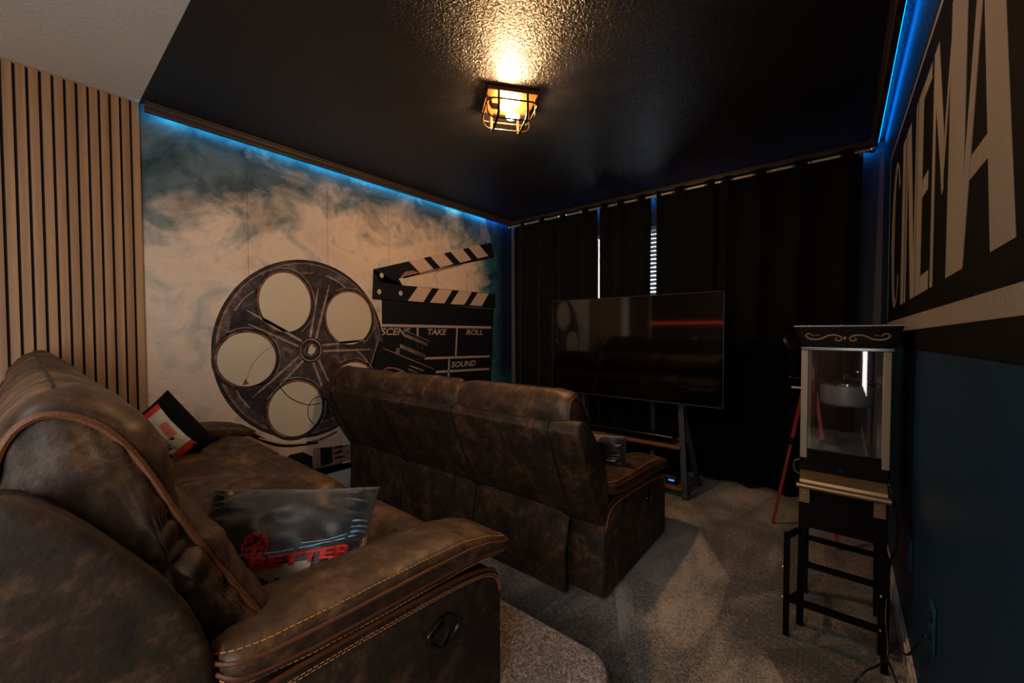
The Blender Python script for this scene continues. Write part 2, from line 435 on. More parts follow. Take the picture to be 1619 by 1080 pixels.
# window frame, glass, blind
mb = MB()
for a in ((WX0, WX0 + .030, WZ0, WZ1), (WX1 - .04, WX1, WZ0, WZ1), (WX0, WX1, WZ0, WZ0 + .04), (WX0, WX1, WZ1 - .04, WZ1), (2.08, 2.12, WZ0, WZ1)):
    mb.box(a[0], a[1], L + .06, L + .10, a[2], a[3])
wf = mb.build('window_1', 'white', smooth=False); struct(wf)
mb = MB(); mb.box(WX0 + .01, WX1 - .04, L + .078, L + .082, WZ0 + .04, WZ1 - .04); mb.build('pane', 'glass', wf, smooth=False)
bl = thing('window_blind', (2.1, L + .03, WZ0 + .02), 'white slatted window blind glimpsed through the gaps between the black curtains', 'window blind')
def mk_blind():
    m = NT('blind_slat_white'); m.set(Base_Color=(.30, .31, .32), Roughness=.5)
    tr = m.n('ShaderNodeBsdfTranslucent'); tr.inputs[0].default_value = (.12, .13, .14, 1)
    mx = m.n('ShaderNodeMixShader'); mx.inputs[0].default_value = .5
    out = m.t.nodes['Material Output']; m.l(m.b.outputs[0], mx.inputs[1]); m.l(tr.outputs[0], mx.inputs[2]); m.l(mx.outputs[0], out.inputs[0]); return m.m
M['blind'] = mk_blind()
mb = MB()
z = WZ0 + .05
while z < WZ1 - .06:
    mb.box(WX0 + .09, WX1 - .045, L + .012, L + .058, z - .0015, z + .0015, Matrix.Rotation(math.radians(-38), 3, 'X')); z += .042
mb.build('slats', 'blind', bl, smooth=False)
mb = MB(); mb.box(WX0 + .03, WX1 - .045, L + .01, L + .055, WZ1 - .05, WZ1 - .005); mb.build('headrail', 'white', bl, smooth=False)

# baseboards
def baseboard(name, pts_box):
    mb = MB()
    for b in pts_box: mb.box(*b)
    struct(mb.build(name, 'white', bevel=.004))
baseboard('baseboard_left', [(0.003, .016, YR, L - .001, 0, .105), (0.003, .010, YR, L - .001, .105, .125)])
baseboard('baseboard_right', [(W - .016, W - .001, YR, L - .001, 0, .085), (W - .010, W - .001, YR, L - .001, .085, .11)])
baseboard('baseboard_far', [(.02, W - .02, L - .015, L - .001, 0, .11)])

# ceiling rails (light coves) with LED strips
def rail_profile(o0, z0):   # (offset from wall, z)
    return [(.040, H - .002), (.082, H - .002), (.082, H - .010), (.074, H - .014), (.074, H - .020), (.086, H - .026), (.086, H - .038), (.072, H - .044), (.066, H - .052), (.066, H - .060), (.040, H - .060)]
pr = rail_profile(0, 0)
ri = [(.0, H - .002)]
mb = MB()
rg0 = [(o, YB + .02 + max(0, (.09 - o)) * 0, z) for o, z in pr]; rg1 = [(o, L - o, z) for o, z in pr]; rg2 = [(W - o, L - o, z) for o, z in pr]; rg3 = [(W - o, YB + .02, z) for o, z in pr]
mb.loft([[Vector(p) for p in rg0], [Vector(p) for p in rg1]]); struct(mb.build('trim_1', 'rail', smooth=False))
mb = MB(); mb.loft([[Vector(p) for p in rg1], [Vector(p) for p in rg2]]); struct(mb.build('trim_2', 'rail', smooth=False))
mb = MB(); mb.loft([[Vector(p) for p in rg2], [Vector(p) for p in rg3]]); struct(mb.build('trim_3', 'rail', smooth=False))
mb = MB(); mb.box(.034, .038, YB + .03, L - .5, H - .046, H - .034)
tag(mb.build('led_strip', 'led_cyan', smooth=False), 'cyan glowing light strip under the moulding above the movie mural', 'led strip', 'coloured light strips')
mb = MB(); mb.box(.034, .038, L - .5, L - .05, H - .046, H - .034)
tag(mb.build('led_strip', 'led_blue', smooth=False), 'short deep blue light strip at the far top corner of the mural', 'led strip', 'coloured light strips')
mb = MB(); mb.box(.05, W - .05, L - .040, L - .032, H - .058, H - .046)
tag(mb.build('led_strip', 'led_blue', smooth=False), 'blue light strip behind the moulding above the black curtains', 'led strip', 'coloured light strips')
mb = MB(); mb.box(W - .038, W - .034, YB + .03, L - .05, H - .022, H - .010)
tag(mb.build('led_strip', 'led_blue', smooth=False), 'bright blue light strip at the ceiling above the cinema lettering', 'led strip', 'coloured light strips')
mb = MB(); mb.box(.02, 2.33, YR + .002, YR + .012, 1.50, 1.509)
tag(mb.build('led_strip', 'led_red', smooth=False), 'thin red light line reflected across the television screen', 'led strip', 'coloured light strips')

# platform (riser) under the rear sofa
PZ = .19
out = [(0.02, -1.4), (2.78, -1.4)] + [(2.78 - .12 * (1 - math.cos(a)), 1.285 - .12 * (1 - math.sin(a))) for a in [math.pi / 2 * k / 8 for k in range(9)]] + [(0.02, 1.285)]
mb = MB(); mb.prism(out, 0.001, PZ, 'z')
struct(mb.build('floor_platform', 'carpet2', smooth=True, bevel=.02, seg=4))

# slat panel
sp = thing('slat_panel', (.01, -.3, 0), 'vertical oak slat wall panel at the left of the mural', 'wall panel')
mb = MB(); mb.box(.001, .006, -.80, YB - .0, .13, H - .003); mb.build('backing', 'felt', sp, smooth=False)
mb = MB(); y = YB - .001
while y > -.78:
    mb.box(.006, .022, y - .034, y, .13, H - .003); y -= .0443
mb.build('slats', 'slat', sp, bevel=.0015, seg=2)

# ================================================================== MURAL
mu = thing('wall_mural', (.0, 2.28, 1.4), 'smoky cream and teal wall mural with film reel, clapperboard and camera', 'mural')
OFF[mu.name] = Vector((0, 0, 0)); mu.location = (0, 0, 0)
mb = MB(); mb.box(.0005, .002, YB, L - .002, .126, H - .002); mb.build('smoke_background', 'smoke', mu, smooth=False)
LAY = [.0022]
def flat(mb, pts, lvl): mb.add([(.002 + lvl * .00035, p[0], p[1]) for p in pts], [list(range(len(pts)))])
def ell(c, ry, rz, n=48, a0=0, a1=2 * math.pi): return [(c[0] + ry * math.cos(a0 + (a1 - a0) * k / n), c[1] + rz * math.sin(a0 + (a1 - a0) * k / n)) for k in range(n + (0 if a1 - a0 > 6.28 else 1))]
def ringf(mb, c, r0, r1, lvl, n=64, a0=0, a1=2 * math.pi):
    A = ell(c, r0[0], r0[1], n, a0, a1); B = ell(c, r1[0], r1[1], n, a0, a1)
    full = a1 - a0 > 6.28; m = len(A)
    for k in range(m if full else m - 1): flat(mb, [A[k], A[(k + 1) % m], B[(k + 1) % m], B[k]], lvl)
def strokef(mb, pts, w, lvl):
    P = [Vector((p[0], p[1])) for p in pts]
    ws = w if isinstance(w, list) else [w] * len(P)
    Lf, Rt = [], []
    for i, p in enumerate(P):
        t = (P[min(i + 1, len(P) - 1)] - P[max(i - 1, 0)]).normalized(); n = Vector((-t.y, t.x)) * ws[i] / 2
        Lf.append(p + n); Rt.append(p - n)
    for i in range(len(P) - 1): flat(mb, [Lf[i], Lf[i + 1], Rt[i + 1], Rt[i]], lvl)
def polar(a, rr, c=(1.49, 1.195)): a = math.radians(a); return (c[0] + rr * math.cos(a) * .965, c[1] + rr * math.sin(a) * 1.01)
RC = (1.49, 1.195)
# clapperboard
mb = MB()
flat(mb, [(2.065, 1.912), (2.455, 2.036), (3.692, 2.43), (3.747, 2.253), (2.597, 1.937), (2.342, 1.853), (2.386, 1.792), (2.14, 1.80)], 1)
flat(mb, [(2.065, 1.912), (2.386, 1.792), (2.568, 1.794), (3.76, 1.803), (3.759, 1.615), (2.051, 1.634)], 1)
flat(mb, [(2.15, 1.64), (3.727, 1.61), (3.665, .60), (2.15, .62)], 1)
mb.cur = 1
for qd in [[(2.46, 2.04), (2.642, 2.099), (2.777, 1.997), (2.597, 1.939)], [(2.732, 2.125), (2.915, 2.186), (3.058, 2.086), (2.871, 2.025)], [(3.015, 2.215), (3.197, 2.277), (3.341, 2.171), (3.163, 2.113)], [(3.293, 2.306), (3.471, 2.365), (3.632, 2.258), (3.448, 2.199)],
           [(2.568, 1.792), (2.754, 1.791), (2.637, 1.64), (2.445, 1.642)], [(2.849, 1.792), (3.04, 1.793), (2.922, 1.641), (2.724, 1.641)], [(3.143, 1.796), (3.345, 1.796), (3.222, 1.642), (3.012, 1.639)], [(3.441, 1.793), (3.638, 1.8), (3.511, 1.64), (3.311, 1.641)]]:
    flat(mb, qd, 2)
mb.cur = 2
for a, b, w in (((2.15, 1.395), (3.675, 1.382), .028), ((2.60, 1.057), (3.65, 1.027), .024), ((2.70, .905), (3.64, .873), .024), ((2.7, .735), (3.63, .702), .024),
                ((2.561, 1.388), (2.568, 1.05), .022), ((3.109, 1.378), (3.084, 1.045), .022), ((2.989, 1.038), (2.968, .74), .022)):
    strokef(mb, [a, b], w, 2)
for y0, z0, wd_, ht, tx in ((2.135, 1.303, .34, .068, 'SCENE'), (2.691, 1.30, .262, .064, 'TAKE'), (3.248, 1.295, .28, .064, 'ROLL'), (3.015, .932, .39, .066, 'SOUND')):
    text_mesh(tx, lambda a, b, y0=y0, z0=z0, wd_=wd_, ht=ht: (.00285, y0 + a * wd_, z0 + b * ht - .012 * a * wd_), mb, bold=.02, shear=.25)
mb.cur = 3
for p in [(2.153, 1.864), (2.126, 1.709), (2.362, 1.712)]: flat(mb, ell(p, .022, .024, 16), 2)
mb.cur = 4
flat(mb, [(2.36, 1.87), (2.42, 1.93), (2.50, 1.95), (2.60, 1.94), (2.597, 1.925), (2.40, 1.862)], 2)
strokef(mb, [(2.40, 1.868), (2.60, 1.928), (2.87, 2.005), (3.20, 2.098)], [.02, .022, .03, .012], 2)
mb.build('clapperboard_print', ['m_black', 'm_cream', 'm_grey', 'p_cream', 'm_brown'], mu, smooth=False)
# reel
mb = MB(); flat(mb, ell(RC, .672, .722, 96), 3)
mb.cur = 1; ringf(mb, RC, (.672, .722), (.650, .70), 4, 96)
mb.cur = 2; ringf(mb, RC, (.645, .694), (.641, .690), 4, 96)
mb.cur = 3
ringf(mb, RC, (.640, .688), (.628, .676), 4, 60, math.radians(140), math.radians(280))
holes = [((1.305, 1.567), .190, .232), ((1.83, 1.455), .212, .232), ((1.037, 1.137), .190, .198), ((1.37, .722), .205, .218), ((1.86, .85), .205, .215)]
for ha, hb in ((117, 37), (187, 117), (257, 187), (327, 257), (37, -33)):
    mid = (ha + hb) / 2
    tri = [polar(mid - 19, .600), polar(mid - 10, .615), polar(mid, .62), polar(mid + 10, .615), polar(mid + 19, .600), polar(mid + 17, .55), polar(mid + 9, .46), polar(mid + 5, .36), polar(mid, .32), polar(mid - 5, .36), polar(mid - 9, .46), polar(mid - 17, .55)]
    mb.cur = 4; flat(mb, tri, 4)
    mb.cur = 2; strokef(mb, crom([(*p, 0) for p in tri[9:] + tri[:3]], 4, False), .009, 5)
    mb.cur = 3; strokef(mb, crom([(*p, 0) for p in tri[3:8]], 4, False), .007, 5)
    mb.cur = 2
    for s in (-1, 1):
        d = .026 * s; a = math.radians(mid); nx, nz = -math.sin(a) * d, math.cos(a) * d
        p0 = polar(mid, .085); p1 = polar(mid, .555)
        if s == 1: p1 = polar(mid, .50)
        P = [(lerp(p0[0], p1[0], k / 4) + nx * (1 + k * .15), lerp(p0[1], p1[1], k / 4) + nz * (1 + k * .15)) for k in range(5)]
        strokef(mb, P, [.026, .022, .018, .015, .007], 6)
        mb.cur = 1; strokef(mb, [(p[0] + nx * .42, p[1] + nz * .42) for p in P], .006, 7); mb.cur = 2
for c, ry, rz in holes:
    mb.cur = 1; ringf(mb, c, (ry + .030, rz + .032), (ry, rz), 5, 48)
    mb.cur = 3; ringf(mb, c, (ry + .012, rz + .012), (ry - .003, rz - .003), 6, 48, math.radians(20), math.radians(250))
    mb.cur = 2; ringf(mb, c, (ry + .033, rz + .035), (ry + .028, rz + .030), 6, 40, math.radians(-60), math.radians(120))
    mb.cur = 5; flat(mb, ell(c, ry, rz, 48), 6)
mb.cur = 1; flat(mb, ell((1.49, 1.187), .100, .105, 32), 7)
mb.cur = 2; ringf(mb, (1.49, 1.187), (.088, .092), (.080, .084), 8, 32); ringf(mb, (1.49, 1.187), (.05, .052), (.045, .047), 8, 32)
mb.cur = 5; flat(mb, [(1.465, 1.165), (1.475, 1.21), (1.50, 1.235), (1.51, 1.215), (1.53, 1.20), (1.52, 1.165), (1.49, 1.145)], 8)
# loose film curl lines through the holes
mb.cur = 1
strokef(mb, crom([(1.24, .93, 0), (1.32, .82, 0), (1.45, .745, 0), (1.57, .74, 0)], 6, False), .008, 7)
strokef(mb, crom([(1.02, .965, 0), (1.07, 1.10, 0), (1.15, 1.19, 0), (1.215, 1.23, 0)], 6, False), .003, 7)
ringf(mb, (1.545, .68), (.09, .12), (.083, .113), 7, 40)
mb.cur = 3; flat(mb, [(1.0, .95), (1.045, .955), (1.02, .995)], 7)
mb.build('film_reel_print', ['r_metal', 'r_edge', 'r_light', 'r_copper', 'r_dark', 'm_hole'], mu, smooth=False)
# lower film strips and bottle
mb = MB()
flat(mb, [(.9, .70), (1.06, .60), (1.20, .505), (1.35, .44), (1.55, .425), (1.75, .44), (1.75, .13), (.5, .13), (.5, .70)], 2)
mb.cur = 1
strokef(mb, crom([(.95, .66, 0), (1.06, .575, 0), (1.19, .485, 0), (1.32, .44, 0), (1.54, .42, 0)], 5, False), .03, 4)
mb.cur = 0
strokef(mb, crom([(1.10, .545, 0), (1.245, .475, 0), (1.348, .448, 0), (1.445, .434, 0)], 5, False), .012, 5)
mb.cur = 1
flat(mb, [(.5, .13), (.5, .22), (1.1, .20), (1.315, .366), (1.411, .366), (1.489, .312), (1.493, .203), (1.746, .194), (1.746, .128), (3.6, .128), (3.6, .13)], 5)
mb.cur = 2; flat(mb, [(1.495, .375), (1.9, .33), (1.9, .194), (1.493, .203)], 6)
mb.cur = 1; flat(mb, [(1.553, .368), (1.655, .351), (1.659, .216), (1.556, .207)], 7)
for k in range(3): flat(mb, [(1.67, .345 - k * .045), (1.74, .35 - k * .045), (1.76, .33 - k * .045), (1.67, .328 - k * .045)], 7)
mb.cur = 3; strokef(mb, [(1.50, .43), (1.60, .445), (1.70, .475)], .018, 7)
mb.build('film_strip_print', ['m_cream', 'm_black', 'm_brown', 'r_copper'], mu, smooth=False)
# movie camera
mb = MB()
flat(mb, [(2.419, 1.344), (2.717, 1.235), (2.664, 1.065), (2.622, 1.033), (2.341, 1.132), (2.357, 1.208), (2.396, 1.334)], 5)
flat(mb, [(2.112, 1.26), (2.229, 1.177), (2.797, .923), (2.787, .75), (2.60, .60), (1.959, .60), (1.959, .843)], 5)
flat(mb, [(2.55, 1.05), (2.72, 1.03), (2.78, .93), (2.6, .98)], 5)
flat(mb, [(1.959, .843), (2.02, 1.05), (1.88, 1.03), (1.86, .9)], 5)
mb.cur = 1
strokef(mb, [(2.112, 1.26), (1.959, .843)], .008, 6)
strokef(mb, crom([(2.10, .93, 0), (2.181, .982, 0), (2.252, .986, 0), (2.339, .961, 0), (2.453, .904, 0)], 4, False), .010, 6)
strokef(mb, [(2.156, 1.18), (2.775, .932)], .007, 6); strokef(mb, [(2.461, .994), (2.63, .929)], .010, 6)
strokef(mb, [(2.419, 1.340), (2.717, 1.232)], .005, 6)
flat(mb, [(2.305, 1.178), (2.345, 1.17), (2.341, 1.12), (2.297, 1.128)], 6)
for k in range(14):
    t = k / 13; a = .018 * (1 - .6 * t)
    y_, z_ = lerp(2.396, 2.683, t), lerp(1.300, 1.196, t); strokef(mb, [(y_, z_ + .02), (y_ - .004, z_ - .012)], a, 6)
    y_, z_ = lerp(2.358, 2.650, t), lerp(1.192, 1.080, t); strokef(mb, [(y_, z_ + .02), (y_ - .004, z_ - .018)], a, 6)
for k in range(6): strokef(mb, [(2.45 + k * .02, .965 - k * .008), (2.452 + k * .02, .945 - k * .008)], .010, 6)
mb.cur = 2
for t in (.1, .3, .6, .8): y_, z_ = lerp(2.390, 2.67, t), lerp(1.255, 1.145, t); strokef(mb, [(y_, z_ + .02), (y_, z_ - .02)], .008, 6)
mb.build('movie_camera_print', ['m_black', 'r_light', 'r_copper'], mu, smooth=False)

# ================================================================== RIGHT WALL SIGN
sg = thing('wall_sign', (W, 1.9, 1.9), 'large black wall sign with tall grey CINEMA lettering', 'sign')
OFF[sg.name] = Vector((0, 0, 0)); sg.location = (0, 0, 0)
def zt(y): return 2.42 - .036 * (3.5 - y)
def zb(y): return 1.385 + .012 * (3.45 - y)
mb = MB(); xs_ = (W - .004, W)
ya, yb = 3.47, .15
mb.add([(x, y, z_) for x in xs_ for y, z_ in ((ya, zb(ya)), (yb, zb(yb)), (yb, zt(yb)), (ya, zt(ya)))], [(0, 1, 2, 3), (4, 7, 6, 5), (0, 4, 5, 1), (1, 5, 6, 2), (2, 6, 7, 3), (3, 7, 4, 0)])
mb.build('sign_panel', 'black_paint', sg, smooth=False)
WC = [0]
def wf_(mb, pts, x=W - .0046):     # polygon on the right wall with a little thickness
    n = len(pts); WC[0] = (WC[0] + 1) % 9; x = x - WC[0] * .00012
    mb.add([(x, p[0], p[1]) for p in pts] + [(W - .004, p[0], p[1]) for p in pts], [list(range(n))] + [(i, (i + 1) % n, (i + 1) % n + n, i + n) for i in range(n)])
mb = MB()
wf_(mb, [(3.45, zb(3.45) + .01), (3.415, zb(3.45) + .01), (3.415, zt(3.415) - .05), (3.45, zt(3.45) - .02)])
wf_(mb, [(3.45, zt(3.45) - .02), (3.45, zt(3.45) - .043), (.2, zt(.2) - .043), (.2, zt(.2) - .02)])
mb.build('border', 'letter_paint', sg, smooth=False)
def LZ(y, t):                      # letter height mapping
    b0 = 1.455 + .018 * (3.0 - y); t0 = 2.238 - .012 * (3.0 - y); return b0 + (t0 - b0) * t
def letter(polys, y0, y1):
    mb = MB()
    for p in polys: wf_(mb, [(lerp(y0, y1, a), LZ(lerp(y0, y1, a), b)) for a, b in p])
    mb.build('letter', 'letter_paint', sg, smooth=False)
# C
mb = MB(); n = 28
A0 = [(.5 + .5 * math.cos(a), .5 + .5 * math.sin(a)) for a in [math.radians(38 + k * (284 / n)) for k in range(n + 1)]]
B0 = [(.60 + .26 * math.cos(a), .5 + .45 * math.sin(a)) for a in [math.radians(38 + k * (284 / n)) for k in range(n + 1)]]
for k in range(n):
    wf_(mb, [(lerp(3.25, 2.80, a), LZ(3.0, b)) for a, b in (A0[k], A0[k + 1], B0[k + 1], B0[k])])
mb.build('letter', 'letter_paint', sg, smooth=False)
letter([[(0, 0), (1, 0), (1, 1), (0, 1)]], 2.735, 2.62)
letter([[(0, 0), (.13, 0), (.13, 1), (0, 1)], [(.06, 1), (.40, 1), (.97, 0), (.62, 0)], [(.87, 0), (1, 0), (1, 1), (.87, 1)]], 2.585, 2.245)
letter([[(0, 0), (.42, 0), (.42, 1), (0, 1)], [(.42, 0), (1, 0), (1, .085), (.42, .085)], [(.42, .46), (.86, .46), (.86, .545), (.42, .545)], [(.42, .93), (.98, .93), (.98, 1), (.42, 1)]], 2.222, 1.925)
letter([[(0, 0), (.11, 0), (.11, 1), (0, 1)], [(.08, 1), (.16, 1), (.44, .36), (.40, .34), (.08, .8)], [(.10, 1), (.18, 1), (.46, .50), (.38, .34), (.11, .86)], [(.40, .34), (.46, .62), (.66, 1), (.58, .72)], [(.58, 0), (1, 0), (1, 1), (.60, 1)]], 1.888, 1.432)
letter([[(0, 0), (.14, 0), (.52, 1), (.40, 1)], [(.08, .265), (.66, .265), (.66, .335), (.10, .335)], [(.66, 0), (1, 0), (.66, 1), (.38, 1)]], 1.486, 1.045)
def band(name, mat, y0, y1, za, zc, zd, ze, t):
    mb = MB(); mb.add([(x, y, z_) for x in (W - t, W) for y, z_ in ((y0, za), (y1, zc), (y1, zd), (y0, ze))], [(0, 1, 2, 3), (4, 7, 6, 5), (0, 4, 5, 1), (1, 5, 6, 2), (2, 6, 7, 3), (3, 7, 4, 0)])
    struct(mb.build(name, mat, smooth=False))
band('trim_4', 'letter_paint', 3.47, .15, 1.318, 1.374, 1.43, 1.384, .0035)
band('trim_5', 'black_paint', 3.47, .15, 1.245, 1.298, 1.374, 1.318, .006)

# outlets + cord
def outlet(y0, y1, z0, z1, label):
    t = thing('wall_outlet', (W, (y0 + y1) / 2, (z0 + z1) / 2), label, 'outlet', 'blue wall outlets')
    mb = MB(); mb.box(W - .007, W - .0005, y0, y1, z0, z1); mb.build('cover_plate', 'blue_plate', t, bevel=.003)
    for zz in (lerp(z0, z1, .3), lerp(z0, z1, .7)):
        mb = MB(); mb.lathe((W - .007, (y0 + y1) / 2, zz), [(.016, 0), (.016, -.002), (.0, -.002)], 16, 'x'); mb.build('socket', 'black_gloss', t)
    return t
outlet(2.16, 2.235, .40, .52, 'blue painted wall outlet lower right, beyond the plugged-in one')
outlet(1.655, 1.73, .385, .525, 'blue painted wall outlet with a black cord plugged in, nearest the camera')

# ================================================================== CEILING LAMP
lc = Vector((1.775, 1.90, 0)); ang = math.radians(52)
A = Vector((math.cos(ang), math.sin(ang), 0)); B = Vector((-math.sin(ang), math.cos(ang), 0))
lt = thing('ceiling_light', (lc.x, lc.y, H), 'flush ceiling light with bronze cage and two glowing bulbs', 'ceiling light')
def LP(a, b, z_): return lc + A * a + B * b + Vector((0, 0, z_))
def lbox(mb, a0, a1, b0, b1, z0, z1):
    vs = [LP(a, b, z_) for z_ in (z0, z1) for b in (b0, b1) for a in (a0, a1)]
    mb.add(vs, [(0, 2, 3, 1), (4, 5, 7, 6), (0, 1, 5, 4), (2, 6, 7, 3), (0, 4, 6, 2), (1, 3, 7, 5)])
mb = MB(); lbox(mb, -.15, .15, -.13, .13, H - .026, H - .001); mb.build('mounting_plate', 'bronze', lt, bevel=.004)
def strap(mb, pts, w, t, wdir):
    # flat strap following pts, width along wdir
    P = [Vector(p) for p in pts]; wdir = Vector(wdir).normalized(); rings = []
    for i, p in enumerate(P):
        tg = (P[min(i + 1, len(P) - 1)] - P[max(i - 1, 0)]).normalized(); nn = tg.cross(wdir).normalized()
        rings.append([p + wdir * w / 2 + nn * t / 2, p - wdir * w / 2 + nn * t / 2, p - wdir * w / 2 - nn * t / 2, p + wdir * w / 2 - nn * t / 2])
    mb.loft(rings)
def upath(s, span, zt_, zb_, rr, axis):
    pts = []
    for (p, z_) in [(-span, zt_), (-span, zb_ + rr)] + [(-span + rr * (1 - math.cos(a)), zb_ + rr * (1 - math.sin(a))) for a in [math.pi / 2 * k / 5 for k in range(1, 6)]] + \
                   [(span - rr * (1 - math.cos(a)), zb_ + rr * (1 - math.sin(a))) for a in [math.pi / 2 * k / 5 for k in range(5, 0, -1)]] + [(span, zb_ + rr), (span, zt_)]:
        pts.append(LP(p, s, z_) if axis == 'a' else LP(s, p, z_))
    return pts
for s in (-.085, .085):
    mb = MB(); strap(mb, upath(s, .125, H - .02, H - .155, .045, 'b'), .014, .004, A); mb.build('cage_strap', 'cage', lt)
for s in (-.07, .07):
    mb = MB(); strap(mb, upath(s, .145, H - .02, H - .150, .045, 'a'), .012, .004, B); mb.build('cage_strap', 'cage', lt)
for zz in (H - .075,):
    mb = MB(); P = []
    for ca, cb, a0 in ((.105, .09, 0), (-.105, .09, 90), (-.105, -.09, 180), (.105, -.09, 270)):
        for k in range(6):
            a = math.radians(a0 + 90 * k / 5); P.append(LP(ca + .045 * math.cos(a), cb + .045 * math.sin(a), zz))
    mb.tube(P, .005, 6, closed=True); mb.build('cage_hoop', 'cage', lt)
for sgn in (1, -1):
    b = .045 * sgn; a0 = .02 * sgn
    mb = MB(); c0 = LP(a0, b, H - .072); rings = []
    ax = A * sgn
    for rr, h in ((.001, -.028), (.014, -.025), (.023, -.015), (.026, 0), (.023, .016), (.016, .030), (.013, .045), (.013, .05)):
        rings.append([c0 + ax * h + (B * math.cos(2 * math.pi * k / 16) + Vector((0, 0, 1)) * math.sin(2 * math.pi * k / 16)) * rr for k in range(16)])
    mb.loft(rings); mb.build('bulb', 'bulb', lt)
    mb = MB(); mb.tube([LP(a0 + .052 * sgn, b, H - .072), LP(a0 + .09 * sgn, b, H - .072), LP(a0 + .098 * sgn, b, H - .06), LP(a0 + .098 * sgn, b, H - .02)], [.017, .017, .012, .010], 12); mb.build('socket', 'cage', lt)

